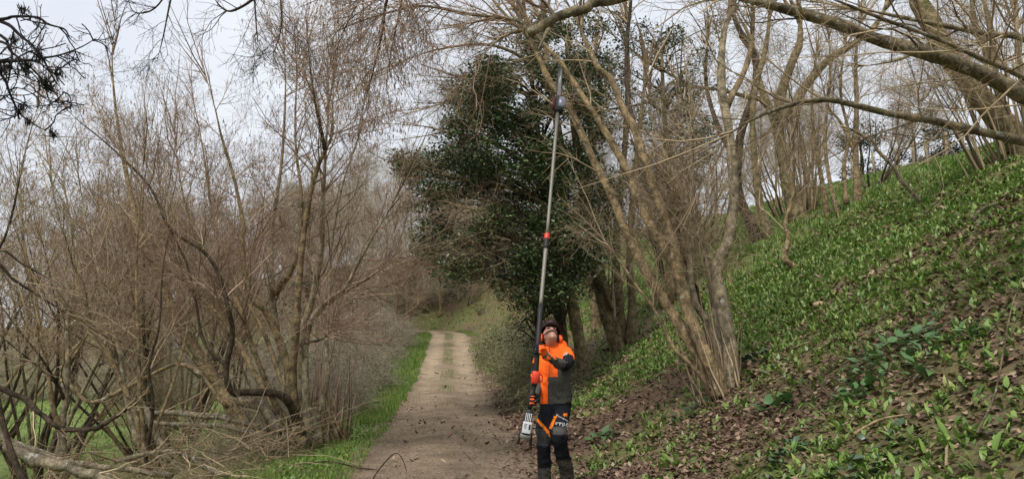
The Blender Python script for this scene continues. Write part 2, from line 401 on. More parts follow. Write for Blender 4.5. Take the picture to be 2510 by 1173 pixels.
ar = nt.nodes.new('ShaderNodeAttribute'); ar.attribute_name = 'rut'; aw = nt.nodes.new('ShaderNodeAttribute'); aw.attribute_name = 'worn'
mul = nt.nodes.new('ShaderNodeMath'); mul.operation = 'MULTIPLY'; nt.links.new(ar.outputs['Fac'], mul.inputs[0]); nt.links.new(aw.outputs['Fac'], mul.inputs[1])
mad = nt.nodes.new('ShaderNodeMath'); mad.operation = 'MULTIPLY_ADD'; nt.links.new(ar.outputs['Fac'], mad.inputs[0]); mad.inputs[1].default_value = .22; nt.links.new(mul.outputs[0], mad.inputs[2])
cc = mixc(nt, earth, pale, mad.outputs[0])
cc = mixc(nt, cc, (.13, .12, .05), ramp(nt, [(.5, (0, 0, 0)), (.72, (.45, .45, .45))], n2))
nt.links.new(cc, b.inputs['Base Color']); vr = nt.nodes.new('ShaderNodeTexVoronoi'); vr.inputs['Scale'].default_value = 42; tv_ = nt.nodes.new('ShaderNodeTexCoord'); nt.links.new(tv_.outputs['Object'], vr.inputs['Vector'])
cc = mixc(nt, cc, ramp(nt, [(0, (1.5, 1.45, 1.35)), (.25, (1, 1, 1)), (.6, (.55, .53, .5))], vr.outputs['Distance']), .75, 'MULTIPLY')
n5 = noise(nt, 1.3, 5, rough=.7); cc = mixc(nt, cc, ramp(nt, [(.32, (.62, .6, .58)), (.6, (1.18, 1.15, 1.1))], n5), .8, 'MULTIPLY'); nt.links.new(cc, b.inputs['Base Color'])
bump(nt, b, n1, 1.0, .03)
me.materials.append(m)
tag(link('track', me), kind='structure')

# ---- ground cover: leaf litter, wild garlic, grass
def scatter(n, x0, x1, y0, y1):
    return rng.uniform(x0, x1, n), rng.uniform(y0, y1, n)
def stuff(name, bag, mat, label, cat):
    o = link(name, bag.mesh(name, [mat])); return tag(o, label, cat, kind='stuff')
bag = Bag()
for (n, x0, x1, y0, y1, s0, s1, K) in ((34000, -.9, 7, 2.6, 9, .03, .075, 2), (15000, -2.5, 9, 9, 17, .05, .09, 1), (9000, -4, 14, 17, 34, .07, .12, 1)):
    x, y = scatter(n, x0, x1, y0, y1); q, l = ql(x, y); g = cover(x, y, q, l)
    dens = np.clip(1.15-g*1.0, .12, 1)*np.clip((q-.85)/.55, 0, 1)+.10*(np.abs(q) < 1)*(fbm(x*1.5, y*1.5, 14) > .5)
    k = (rng.random(n) < dens) & (x < .82*y+.4); x, y = x[k], y[k]; N = len(x)
    bs = np.stack([x, y, gz(x, y)+rng.uniform(.004, .03, N)], -1)
    bs[:, 2] += np.where(np.abs(q[k]) < 1.2, .03, 0)
    L = rng.uniform(s0, s1, N)
    bag.add(*leaves(bs, rng.uniform(0, 6.28, N), rng.uniform(-.1, .7, N), L, L*rng.uniform(.5, .8, N), K, rng.uniform(-.6, 1.6, N), False, .3, np.array([.3, 1, .25]) if K > 1 else np.array([.9, .5]), rng.uniform(-.7, .7, N)))
n = 9000; l = 6.6+rng.random(n)**1.6*14; qv = rng.uniform(-1.15, 1.35, n); k = rng.random(n) < .35+.65*(np.abs(np.abs(qv)-.6) > .25); l, qv = l[k], qv[k]; x, y = on_line(l, qv); N = len(x); L = rng.uniform(.012, .034, N)
bag.add(*leaves(np.stack([x, y, np.interp(l, _lz, _zz)+rng.uniform(.025, .045, N)], -1), rng.uniform(0, 6.28, N), rng.uniform(-.2, .5, N), L, L*rng.uniform(.4, .8, N), 1, np.zeros(N), False, prof=np.array([.9, .5]), roll=rng.uniform(-.6, .6, N)))
stuff('leaf_litter', bag, M['litter'], 'brown dead leaves strewn over the bank and the track edge', 'leaf litter')
bag = Bag()
for (n, x0, x1, y0, y1, nl, s0, s1, K) in ((8500, .3, 7.5, 2.6, 8, 5, .05, .12, 3), (20000, .2, 12, 8, 16, 5, .06, .12, 2), (19000, -1, 22, 16, 32, 4, .08, .155, 1), (9000, -10, 10, 32, 62, 4, .09, .17, 1), (12000, 10, 26, 30, 44, 3, .12, .2, 1)):
    x, y = scatter(n, x0, x1, y0, y1); q, l = ql(x, y); g = cover(x, y, q, l)
    k = (rng.random(n) < np.clip(g*1.25-.12, 0, 1)) & (q > 1.35) & (x < .82*y+.4); x, y, q = x[k], y[k], q[k]
    c = np.repeat(np.arange(len(x)), nl); N = len(c)
    sp = .05+.03*rng.random(N)
    a = rng.uniform(0, 6.28, N); bx = x[c]+np.cos(a)*sp*rng.random(N); by = y[c]+np.sin(a)*sp*rng.random(N)
    L = rng.uniform(s0, s1, N)*rng.uniform(.7, 1.15, len(x))[c]
    bag.add(*leaves(np.stack([bx, by, gz(bx, by)], -1), a, rng.uniform(.5, 1.45, N), L, L*rng.uniform(.24, .36, N), K, rng.uniform(.5, 1.9, N), K > 2 and y0 < 3 and nl > 9, .35, None if K > 2 else (np.array([.3, 1, .08]) if K > 1 else np.array([.75, .6])), rng.uniform(-.3, .3, N)))
stuff('wild_garlic', bag, M['garlic'], 'bright green wild garlic carpeting the wooded bank', 'ground cover')
bag = Bag()
for (n, y0, y1, L0, L1, W, K) in ((15000, 6.5, 13, .05, .15, .006, 2), (16000, 13, 24, .07, .18, .011, 1), (11000, 24, 46, .1, .22, .02, 1)):
    l = rng.uniform(y0, y1, n); qv = -(1.0+2.3*rng.random(n)**1.25+.25*(fbm(l*1.1, l*0, 55)-.5))
    x, y = on_line(l, qv); k = fbm(x*1.2, y*1.2, 61) > .28; x, y = x[k], y[k]; N = len(x)
    L = rng.uniform(L0, L1, N)
    bag.add(*leaves(np.stack([x, y, gz(x, y)-.01], -1), rng.uniform(0, 6.28, N), rng.uniform(.7, 1.5, N), L, np.full(N, W)*rng.uniform(.7, 1.6, N), K, rng.uniform(.1, 1.3, N), False, prof=np.array([1, .8, .15]) if K > 1 else np.array([1, .3])))
for (n, l0, l1, q0, q1) in ((2600, 26, 47, 1.0, 1.7), (2600, 15, 46, -.22, .22)):
    l = l0+(l1-l0)*rng.random(n)**.7; l = l[fbm(l*.8, l*0+q0, 71) > .42]; n = len(l); x, y = on_line(l, rng.uniform(q0, q1, n)); L = rng.uniform(.05, .13, n)
    bag.add(*leaves(np.stack([x, y, gz(x, y)+.02], -1), rng.uniform(0, 6.28, n), rng.uniform(.7, 1.5, n), L, np.full(n, .014), 1, rng.uniform(.1, 1, n), False, prof=np.array([1, .3])))
stuff('verge_grass', bag, M['grass'], 'strip of bright green grass along the left edge of the track', 'grass')
bag = Bag(); n = 1500     # broad-leaved weeds in the near verge
l = rng.uniform(7, 15, n); x, y = on_line(l, -rng.uniform(1.2, 3.0, n)); c = np.repeat(np.arange(n), 5); N = len(c); a = rng.uniform(0, 6.28, N); L = rng.uniform(.04, .09, N)
bag.add(*leaves(np.stack([x[c], y[c], gz(x, y)[c]], -1), a, rng.uniform(.2, 1.2, N), L, L*.55, 2, rng.uniform(.4, 1.4, N), False, .3, np.array([.15, 1, .1])))
stuff('verge_weeds', bag, M['garlic'], 'low broad leaved weeds among the verge grass', 'ground cover')
bag = Bag(); n = 42000
x, y = scatter(n, -26, -4.2, 5, 40); q, l = ql(x, y); k = (q < -4.6) & (np.abs(x/y) < .8); x, y = x[k], y[k]; N = len(x); L = rng.uniform(.06, .16, N)
bag.add(*leaves(np.stack([x, y, gz(x, y)-.01], -1), rng.uniform(0, 6.28, N), rng.uniform(.7, 1.5, N), L, .008+.0009*y, 1, rng.uniform(.1, 1, N), False, prof=np.array([1, .3])))
stuff('field_grass', bag, M['field_grass'], 'short pale green pasture grass behind the hazels', 'grass')
bag = Bag(); n = 14000
l = 6.5+rng.random(n)**1.4*20; x, y = on_line(l, rng.uniform(-1.15, 1.3, n)); s = rng.uniform(.004, .011, n)*rng.uniform(.7, 1.6, n)
c3 = np.stack([x, y, np.interp(l, _lz, _zz)+.03], -1); tv = norm(rng.normal(size=(n, 4, 3)))
V = c3[:, None]+tv*s[:, None, None]*np.array([1, 1, .6]); tf = np.array([[0, 1, 2], [0, 3, 1], [1, 3, 2], [2, 3, 0]])
bag.add(V.reshape(-1, 3), (tf[None]+(np.arange(n)*4)[:, None, None]).reshape(-1, 3))
stuff('track_gravel', bag, M['stone'], 'small stones and grit scattered over the earth track', 'gravel')
# ================================================================== TREES
def line(pts, r0, r1, n=None, wig=.0):
    """traced branch: pts [(u, v, d), ...], radii in photograph pixels -> (n,3), (n,) in metres"""
    n = n or max(6, 3*len(pts))
    W = spline(np.array([P(*p) for p in pts]), n)
    if wig: W[1:-1] += rng.normal(size=(n-2, 3))*wig
    d = spline(np.array([[p[2]] for p in pts]), n)[:, 0]
    t = np.linspace(0, 1, n)
    return W, (r1+(r0-r1)*(1-t)**1.25)*d/F if r0 > r1 else (r0*(1-t)+r1*t)*d/F
def stem_mesh(W, R, origin, mat, sides=8, lump=.06, flare=.3, tip=True):
    """one limb as a closed, slightly lumpy tube"""
    n = max(8, int(len(W)*1.4)); t = np.linspace(0, 1, len(W)); tt = np.linspace(0, 1, n)
    Wd = spline(W, n); Rd = np.interp(tt, t, R)*(1+rng.normal(size=n)*lump)*(1+flare*np.exp(-tt*14))*(np.clip((1-tt)/.2, .15, 1)**.7 if tip else 1)
    Wd = np.vstack([Wd[0], Wd, Wd[-1]]); Rd = np.concatenate([[1e-4], Rd, [1e-4]])
    V, q = tubes(Wd[None], Rd[None], sides)
    return mesh_np('stem', V-origin, q, True, [mat])
def as_batch(lines, n=12):
    Pn = np.array([spline(W, n) for W, R in lines]); Rn = np.array([np.interp(np.linspace(0, 1, n), np.linspace(0, 1, len(R)), R) for W, R in lines])
    return Pn, Rn
def catkins(bag, Pn, n, L=(.03, .07)):
    idx = rng.integers(0, len(Pn), n); k = rng.integers(1, Pn.shape[1], n); b0 = Pn[idx, k]
    d = norm(rng.normal(size=(n, 3))*.18+np.array([0, 0, -1])); Ln = rng.uniform(*L, n)[:, None]
    pts = np.stack([b0, b0+d*Ln], 1); R = np.stack([np.full(n, .0042), np.full(n, .0030)], 1)
    bag.tube(pts, R, 3)
def twigs(bags, Pn, Rn, spec):
    """spec: list of dicts, one level each; returns last two levels"""
    levels = []
    for k, sp in enumerate(spec):
        sp = dict(sp); sides = sp.pop('sides', 3); b = sp.pop('bag', 0)
        Pn, Rn = grow(Pn, Rn, **sp); bags[b].tube(Pn, Rn, sides); levels.append((Pn, Rn))
    return levels
def spec(n1, n2, n3, l1, l2, l3, up=.06, wob=.16, ang=(25, 60), t0=.3, r1=.011, toward=None, droop=0, k=1):
    return [dict(per=n1, t0=t0, t1=1, ang=ang, rel=l1, npts=6, wob=wob, up=up, rr=.5, rmin=.0035*k, rmax=r1*k, sides=4, abslen=True, toward=toward, bag=0),
            dict(per=n2, t0=.2, t1=1, ang=(25, 65), rel=l2, npts=4, wob=wob, up=up-droop, rr=.6, rmin=.0022*k, rmax=.006*k, sides=3, abslen=True, bag=0),
            dict(per=n3, t0=.15, t1=1, ang=(25, 70), rel=l3, npts=2, wob=wob, up=-droop, rr=.6, rmin=.0015*k, rmax=.003*k, sides=3, abslen=True, bag=0)]
def build(name, label, cat, base, lines, mats, sp, twig_mat, group=None, stem_name='stem', cat_n=0, ext=None, sides=8, bare=None):
    """thing with one part per traced stem, one part of twigs, and catkins"""
    root = thing(name, label, cat, base, group); base = np.asarray(base)
    for k, (W, R) in enumerate(lines):
        mt = mats[k] if isinstance(mats, list) else mats
        link(stem_name if not isinstance(stem_name, list) else stem_name[k], stem_mesh(W, R, base, mt, sides if R[0] > .02 else 6), root)
    tb = Bag(); Pn, Rn = as_batch(lines+(ext or []))
    lv = twigs([tb], Pn, Rn, sp)
    tp = grow(Pn, Rn, 5, .9, 1, (2, 28), (.5, 1.5), 5, .1, .03, rr=.8, rmin=.002*sp[0]['rmin']/.0035, rend=.25, abslen=True, taper=0); tb.tube(*tp, 4); tp = grow(*tp, 6, .1, 1, (20, 60), (.15, .6), 3, .15, .02, rmin=.0016*sp[0]['rmin']/.0035, abslen=True); tb.tube(*tp, 3)
    if ext: tb.tube(*as_batch(ext), 4)
    if bare: tb.tube(*as_batch(bare), 5)
    tag(link('twigs', tb.mesh('twigs', [twig_mat], False, base), root), kind='stuff')
    if cat_n:
        cb = Bag(); catkins(cb, lv[-1][0], cat_n); tag(link('catkins', cb.mesh('catkins', [M['catkin']], False, base), root), kind='stuff')
    return root, lv
def suckers(base, n, L, spread, lean=(0, 0, 0), r=.007, rad=.25, up=.05, wob=.05):
    """thin shoots from a stool"""
    out = []
    a = rng.uniform(0, 6.28, n); rr = rad*np.sqrt(rng.random(n))
    for k in range(n):
        b = np.array([base[0]+math.cos(a[k])*rr[k], base[1]+math.sin(a[k])*rr[k], 0]); b[2] = gz1(b[0], b[1])-.03
        d = norm(np.array([math.cos(a[k])*spread*rng.random(), math.sin(a[k])*spread*rng.random(), 1])+np.array(lean)*rng.uniform(.4, 1.2))
        Ln = L*rng.uniform(.45, 1.1); m_ = 9; pts = [b]
        for j in range(m_-1):
            pts.append(pts[-1]+d*Ln/(m_-1)); d = norm(d+rng.normal(size=3)*wob+np.array([0, 0, up]))
        out.append((np.array(pts), np.linspace(r, r*.12, m_)*rng.uniform(.6, 1.3)))
    return out

# ---- hazel stool beside the track, left
hb = hit(790, 1085)
A = [line([(772, 1080, 11), (762, 1030, 11), (745, 988, 11), (738, 873, 10.9), (745, 805, 10.8), (769, 717, 10.7), (787, 612, 10.6), (790, 506, 10.5), (795, 430, 10.4), (803, 300, 10.3), (820, 150, 10.2)], 15, 3),
     line([(745, 1085, 10.8), (730, 1050, 10.8), (717, 925, 10.7), (727, 795, 10.5), (735, 664, 10.4), (749, 544, 10.3), (771, 434, 10.2), (797, 367, 10.1), (814, 329, 10.1), (816, 243, 10), (826, 50, 10)], 13, 2),
     line([(797, 367, 10.1), (778, 277, 9.9), (764, 195, 9.8), (752, 90, 9.8)], 5, 1.5),
     line([(738, 1080, 11.2), (715, 960, 11.2), (698, 873, 11.2), (657, 769, 11.1), (620, 732, 11), (599, 664, 11), (594, 586, 11), (597, 553, 11), (573, 434, 11), (544, 339, 10.9), (525, 257, 10.8), (492, 148, 10.8)], 13, 2),
     line([(730, 1070, 11.3), (705, 950, 11.4), (688, 863, 11.5), (672, 759, 11.6), (666, 664, 11.7), (667, 560, 11.8), (690, 400, 11.8), (700, 200, 11.8), (690, 60, 11.8)], 11, 2),
     line([(672, 717, 11.6), (709, 670, 11.5), (730, 612, 11.5), (738, 540, 11.5), (737, 458, 11.5), (725, 362, 11.5), (725, 243, 11.5), (735, 120, 11.5)], 8, 2),
     line([(757, 1060, 10.8), (748, 930, 10.7), (751, 842, 10.7), (766, 779, 10.6), (808, 732, 10.5), (845, 706, 10.4), (876, 649, 10.3), (913, 581, 10.2), (945, 530, 10.1), (974, 477, 10)], 9, 2),
     line([(761, 785, 10.6), (834, 722, 10.5), (907, 680, 10.4), (954, 638, 10.3), (1010, 610, 10.2)], 4, 1),
     line([(755, 838, 10.7), (790, 830, 10.5), (813, 806, 10.3)], 4, 2),
     line([(740, 1060, 10.6), (698, 973, 10), (612, 960, 9.7), (568, 960, 9.5), (555, 900, 9.4), (570, 821, 9.4), (560, 759, 9.3), (537, 675, 9.3), (500, 617, 9.2), (415, 558, 9.1), (368, 458, 9), (263, 353, 8.9), (177, 282, 8.8), (110, 196, 8.8)], 10, 1.5),
     line([(720, 1070, 11), (672, 983, 10.6), (651, 931, 10.5), (612, 832, 10.4), (594, 769, 10.3), (557, 696, 10.3), (520, 640, 10.2), (470, 560, 10.2), (440, 430, 10.2), (425, 300, 10.1)], 8, 2),
     line([(560, 900, 9.4), (500, 837, 9.4), (480, 740, 9.5), (455, 640, 9.5), (400, 520, 9.6), (385, 380, 9.6)], 5, 1.2),
     line([(720, 1085, 11.8), (640, 1075, 12), (599, 1046, 12), (563, 988, 12), (521, 920, 12.1), (470, 842, 12.1), (428, 769, 12.2), (387, 664, 12.2), (355, 602, 12.2), (330, 520, 12.2), (305, 400, 12.2), (285, 280, 12.1), (275, 150, 12.1), (283, 30, 12)], 21, 2),
     line([(760, 1075, 11.2), (800, 940, 11.3), (800, 830, 11.4), (808, 700, 11.5), (812, 600, 11.5), (840, 450, 11.5), (880, 330, 11.5), (900, 200, 11.4)], 7, 1.5),
     line([(735, 1070, 11.3), (690, 930, 11.6), (640, 800, 12), (560, 650, 12.3), (520, 520, 12.5), (500, 380, 12.6), (470, 220, 12.6)], 8, 1.5),
     line([(730, 1060, 11.3), (650, 960, 11.6), (560, 800, 12), (470, 700, 12.3), (420, 600, 12.5), (330, 430, 12.6), (260, 320, 12.6)], 9, 1.5)]
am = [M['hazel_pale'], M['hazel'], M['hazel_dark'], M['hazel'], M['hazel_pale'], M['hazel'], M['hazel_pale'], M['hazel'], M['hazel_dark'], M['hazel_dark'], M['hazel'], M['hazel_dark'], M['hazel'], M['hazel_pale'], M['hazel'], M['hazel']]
ext = suckers(hb+np.array([-.5, .3, 0]), 9, 5.2, .7, (-.45, .1, 0), .012, .45)
bare = suckers(hb+np.array([.05, 0, 0]), 46, 1.9, .25, (.02, 0, 0), .011, .36)
build('hazel_stool', 'many stemmed hazel with a splintered base beside the left grass verge', 'hazel', hb, A, am,
      spec(17, 8, 6, (.6, 2.2), (.3, .9), (.12, .4), up=.07, wob=.13, t0=.38), M['twig_red'], 'hazels on the left of the track', cat_n=7000, ext=ext, bare=bare)
# a splintered stump at its foot
bag = Bag(); n = 60; a = rng.uniform(0, 6.28, n); r = .12+.24*np.sqrt(rng.random(n)); bx = hb[0]+.03+np.cos(a)*r*1.15; by = hb[1]+np.sin(a)*r
p0 = np.stack([bx, by, gz(bx, by)-.05], -1); hgt = rng.uniform(.25, 1.0, n)*np.clip(1.25-r*1.4, .3, 1)
p1 = p0+np.stack([-(bx-hb[0])*.6-.10*hgt, -(by-hb[1])*.5, hgt], -1); pm = (p0+p1)/2+rng.normal(size=(n, 3))*.012
bag.tube(np.stack([p0, pm, p1], 1), np.stack([np.full(n, .035), np.full(n, .028), np.full(n, .006)], 1)*rng.uniform(.5, 1.1, n)[:, None], 5)
tag(link('splintered_stump', bag.mesh('splintered_stump', [M['hazel']], False, hb), None, hb), 'splintered brown stump at the foot of the many stemmed hazel', 'stump')

# ---- second hazel, further left, leaning over the pasture
bb = hit(352, 1165)
B = [line([(356, 1160, 9.3), (350, 1040, 9.2), (342, 926, 9.2), (337, 769, 9.2), (334, 638, 9.2), (340, 540, 9.2), (352, 400, 9.2)], 6, 2),
     line([(350, 1150, 9.4), (340, 1050, 9.4), (329, 1004, 9.4), (272, 884, 9.5), (225, 795, 9.5), (193, 696, 9.6), (167, 612, 9.6), (146, 540, 9.6), (120, 430, 9.6)], 8, 2),
     line([(352, 1150, 9.3), (375, 1000, 9.1), (365, 900, 9), (390, 800, 9), (400, 650, 9), (430, 500, 9)], 5, 1.2),
     line([(340, 1100, 9.5), (310, 980, 9.7), (290, 850, 9.8), (251, 700, 9.9), (215, 560, 10), (190, 420, 10)], 6, 1.5),
     line([(350, 1120, 9.3), (420, 950, 9.5), (460, 800, 9.7), (470, 660, 9.8), (520, 520, 9.9)], 5, 1)]
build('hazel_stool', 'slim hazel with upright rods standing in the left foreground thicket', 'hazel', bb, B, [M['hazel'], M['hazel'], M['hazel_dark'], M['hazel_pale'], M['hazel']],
      spec(11, 7, 5, (.6, 1.9), (.3, .8), (.12, .35), up=.05, wob=.15), M['twig_tan'], 'hazels on the left of the track', cat_n=500, ext=suckers(bb, 10, 2.8, .4, (0, 0, 0), .008, .3))
cb_ = hit(152, 1125)
C = [line([(152, 1122, 10.5), (152, 1051, 10.5), (157, 1004, 10.5), (167, 900, 10.5), (165, 800, 10.5), (180, 700, 10.5), (175, 560, 10.5), (150, 420, 10.5)], 10, 2),
     line([(152, 1051, 10.5), (131, 1004, 10.4), (120, 926, 10.4), (104, 837, 10.4), (89, 743, 10.4), (60, 600, 10.4), (50, 450, 10.4)], 7, 2),
     line([(160, 980, 10.5), (110, 890, 10.2), (40, 800, 10), (-30, 700, 10)], 4, 1.5),
     line([(165, 900, 10.5), (230, 780, 10.7), (260, 650, 10.8), (240, 500, 10.9)], 5, 1.5)]
build('hazel_sapling', 'single pale trunk rising from the pasture near the left edge', 'hazel', cb_, C, [M['hazel_pale'], M['hazel'], M['hazel_dark'], M['hazel']],
      spec(11, 7, 5, (.6, 1.7), (.3, .8), (.12, .35), up=.03, wob=.17), M['twig_tan'], 'hazels on the left of the track', stem_name=['trunk', 'limb', 'limb', 'limb'], cat_n=400)
db = hit(40, 1168)
D = [line([(60, 1190, 8), (20, 1080, 8), (-20, 900, 8), (-40, 700, 8), (20, 560, 8), (60, 380, 8), (95, 250, 8)], 7, 1.5),
     line([(-60, 1190, 8.5), (-90, 900, 8.6), (-30, 650, 8.7), (40, 690, 8.8), (120, 740, 8.9), (200, 790, 9)], 7, 2),
     line([(-60, 1100, 8.5), (-60, 800, 8.6), (-10, 620, 8.7), (60, 650, 8.8), (150, 700, 8.9)], 6, 1.5)]
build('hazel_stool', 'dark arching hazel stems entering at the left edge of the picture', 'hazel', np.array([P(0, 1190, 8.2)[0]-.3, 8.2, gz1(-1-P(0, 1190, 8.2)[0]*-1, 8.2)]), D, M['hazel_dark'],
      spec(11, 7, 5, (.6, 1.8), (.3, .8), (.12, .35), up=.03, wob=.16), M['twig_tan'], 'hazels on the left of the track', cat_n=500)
# ---- fallen limbs and logs, each on its own
def log(label, pts, r0, r1, mat, sides=9, tw=0, name='fallen_log'):
    W, R = line(pts, r0, r1, wig=.012); o = W[0].copy()
    root = thing(name, label, 'log' if name == 'fallen_log' else 'branch', o, 'fallen wood in the left thicket' if pts[0][0] < 900 else None)
    link('trunk' if name == 'fallen_log' else 'branch', stem_mesh(W, R, o, mat, sides, .1, 0, False), root)
    if tw:
        tb = Bag(); twigs([tb], *as_batch([(W, R)]), spec(tw, 5, 3, (.3, 1.2), (.2, .5), (.1, .25), up=.04, wob=.16, t0=.15))
        tag(link('twigs', tb.mesh('twigs', [M['twig_tan']], False, o), root), kind='stuff')
    return root
log('thick lichen spotted limb lying across the lower left corner', [(-60, 1050, 8.6), (0, 1072, 8.6), (47, 1109, 8.5), (104, 1130, 8.5), (172, 1145, 8.4), (235, 1166, 8.3), (300, 1200, 8.2)], 15, 12, M['log'], tw=8)
log('slimmer fallen limb lying just behind the thick one, lower left corner', [(30, 1085, 9.3), (68, 1098, 9.2), (136, 1124, 9.1), (219, 1140, 9), (334, 1150, 8.9), (420, 1165, 8.8)], 9, 7, M['log'], tw=8)
log('dark elbow shaped limb bent low over the pasture at left', [(-30, 940, 9), (42, 967, 9), (99, 1009, 9), (146, 1048, 9), (230, 1051, 9.1), (266, 1030, 9.1), (319, 999, 9.2), (345, 975, 9.2)], 7, 5, M['hazel_dark'], tw=10)
log('pale lichened trunk leaning down into the foot of the hazel stool', [(387, 790, 13), (460, 894, 12.6), (531, 931, 12.2), (583, 978, 12), (651, 1004, 11.8), (690, 1060, 11.6)], 9, 13, M['log'], tw=6)
log('horizontal grey log above another in the left thicket', [(340, 1003, 11), (366, 1009, 11), (470, 1014, 11), (554, 1025, 11), (660, 1050, 11)], 6, 8, M['log'], tw=8)
log('lower horizontal log half hidden by twigs in the left thicket', [(360, 1033, 10.6), (470, 1040, 10.6), (560, 1046, 10.7), (690, 1075, 10.8)], 6, 7, M['log'], tw=8)
log('arched dead branch over the brushwood at bottom left', [(280, 1135, 9), (293, 1127, 9), (366, 1109, 9), (434, 1106, 9), (480, 1130, 9), (560, 1165, 9)], 5, 6, M['log'], tw=8)
log('short pale leaning branch stub above the brushwood', [(350, 990, 9.8), (355, 1009, 9.8), (376, 1062, 9.7), (397, 1093, 9.6), (420, 1125, 9.5)], 7, 8, M['hazel_pale'])
log('long slanting dead branch crossing the middle of the left thicket', [(150, 930, 11.5), (230, 985, 11.4), (330, 940, 11.4), (450, 890, 11.3), (560, 1000, 11.2)], 5, 5, M['hazel'], tw=8)
# brushwood heap at the foot of the left thicket
bag = Bag(); n = 800; u = rng.uniform(-60, 740, n); d = rng.uniform(8.3, 11.5, n)
x = (u-CU)/F*d; z = gz(x, d); L = rng.uniform(.4, 1.4, n)
p0 = np.stack([x, d, z+rng.random(n)**2*.55], -1); dr = norm(np.stack([rng.normal(size=n), rng.normal(size=n)*.6, np.abs(rng.normal(size=n))*.5], -1))
pts = np.stack([p0+dr*(L*t)[:, None]+rng.normal(size=(n, 3))*.05*(t > 0)+np.array([0, 0, -.12])*t*t*L[:, None] for t in (0, .33, .66, 1)], 1)
bag.tube(pts, np.array([1, .8, .6, .3])[None]*rng.uniform(.002, .006, n)[:, None], 3)
lv = grow(pts, np.full(pts.shape[:2], .003), 4, .1, 1, (25, 70), (.15, .5), 3, .2, .02, abslen=True); bag.tube(*lv, 3)
tag(link('brushwood', bag.mesh('brushwood', [M['twig_tan']])), 'tangled brushwood at the foot of the left hazels', 'brushwood', kind='stuff')
# ---- generic hazels and woodland trees: a few prototypes, copied
def proto_hazel(name, nst, H, spread, twig_mat, mats, cat_n, sp, group, seed_lean=(0, 0, 0)):
    """a stool of leaning rods built about the origin"""
    lines = []
    for k in range(nst):
        a = rng.uniform(0, 6.28); r = .3*math.sqrt(rng.random()); b = np.array([math.cos(a)*r, math.sin(a)*r, -.1])
        d = norm(np.array([math.cos(a)*spread*rng.uniform(.2, 1), math.sin(a)*spread*rng.uniform(.2, 1), 1.0])+np.array(seed_lean)); L = H*rng.uniform(.65, 1.1); pts = [b]
        for j in range(10):
            pts.append(pts[-1]+d*L/10); d = norm(d+rng.normal(size=3)*.07+np.array([0, 0, .035]))
        lines.append((np.array(pts), np.linspace(.038, .003, 11)*rng.uniform(.35, 1.3)))
    return build(name, 'x', 'hazel', np.zeros(3), lines, [mats[k % len(mats)] for k in range(nst)], sp, twig_mat, group, cat_n=cat_n, sides=6)[0]
def proto_tree(name, H, spread, twig_mat, mat, sp, limbs=9, r=.16, fork=.25, lean=(0, 0, 0), leafy=None):
    lines = []; d = norm(np.array([0, 0, 1.0])+np.array(lean)); pts = [np.array([0, 0, -.15])]
    for j in range(12):
        pts.append(pts[-1]+d*H/12); d = norm(d+rng.normal(size=3)*.07+np.array([0, 0, .03]))
    tr = (np.array(pts), np.linspace(r, r*.05, 13)); lines.append(tr)
    Pn, Rn = grow(tr[0][None], tr[1][None], limbs, fork, .92, (25, 60), (H*.35*spread, H*.6*spread), 9, .12, .07, rr=.55, rmin=.012, rend=.15, abslen=True, taper=.55)
    lines += [(Pn[k], Rn[k]) for k in range(len(Pn))]
    return build(name, 'x', 'tree', np.zeros(3), lines, mat, sp, twig_mat, None, stem_name=['trunk']+['limb']*limbs, sides=6)
def place(proto, x, y, rz, s, label, group, used=set()):
    o = proto if proto.name not in used else copy_tree(proto)
    used.add(proto.name)
    o.location = (x, y, gz1(x, y)-.02); o.rotation_euler = (0, 0, rz); o.scale = (s, s, s*rng.uniform(.93, 1.08))
    o['label'] = label; o['group'] = group; return o
HZ = [proto_hazel('hazel_stool', 15, 7.0, .8, M['twig_red'], [M['hazel'], M['hazel_dark'], M['hazel_dark'], M['hazel_pale']], 5000, spec(8, 7, 6, (.6, 2.0), (.3, .9), (.12, .4), up=.08, wob=.12, t0=.42), 'g'),  # many dark rods: shaded stem sides imitated by darker bark
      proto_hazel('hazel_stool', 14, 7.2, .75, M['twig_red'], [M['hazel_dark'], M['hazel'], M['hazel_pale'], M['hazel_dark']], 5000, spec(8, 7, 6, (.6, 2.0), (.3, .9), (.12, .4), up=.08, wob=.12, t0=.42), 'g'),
      proto_hazel('hazel_stool', 13, 6.4, .85, M['twig_tan'], [M['hazel'], M['hazel_dark']], 2500, spec(9, 7, 6, (.6, 1.8), (.3, .8), (.12, .4), up=.05, wob=.14, t0=.3), 'g')]
gl = 'hazels on the left of the track'
spots = [(-6.9, 14.8, 0, 1.0, 'hazel with crowded upright rods right behind the near stool'), (-8.6, 13.9, 1, 1.05, 'hazel crowned with catkins behind the leaning pale trunk'),
         (-10.2, 12.6, 2, .95, 'hazel standing behind the dark branch tips at upper left'), (-8.0, 18, 1, 1.15, 'tall hazel in the second row behind the near stool'),
         (-10.6, 17.0, 0, 1.15, 'hazel of the second row towards the left edge'), (-9.4, 21.5, 2, 1.2, 'tan twigged hazel at the back of the left thicket'),
         (-13.5, 19.5, 1, 1.2, 'hazel nearest the left edge in the back row'), (-9.6, 26, 0, 1.0, 'hazel beyond the bramble mound on the left'),
         (-12.0, 14.6, 2, .95, 'low tan hazel by the left edge'), (-10.4, 24, 1, 1.3, 'hazel far back over the pasture')]
for i, (x, y, k, s, lb) in enumerate(spots): place(HZ[k], x, y, rng.uniform(0, 6.28), s, lb, gl)
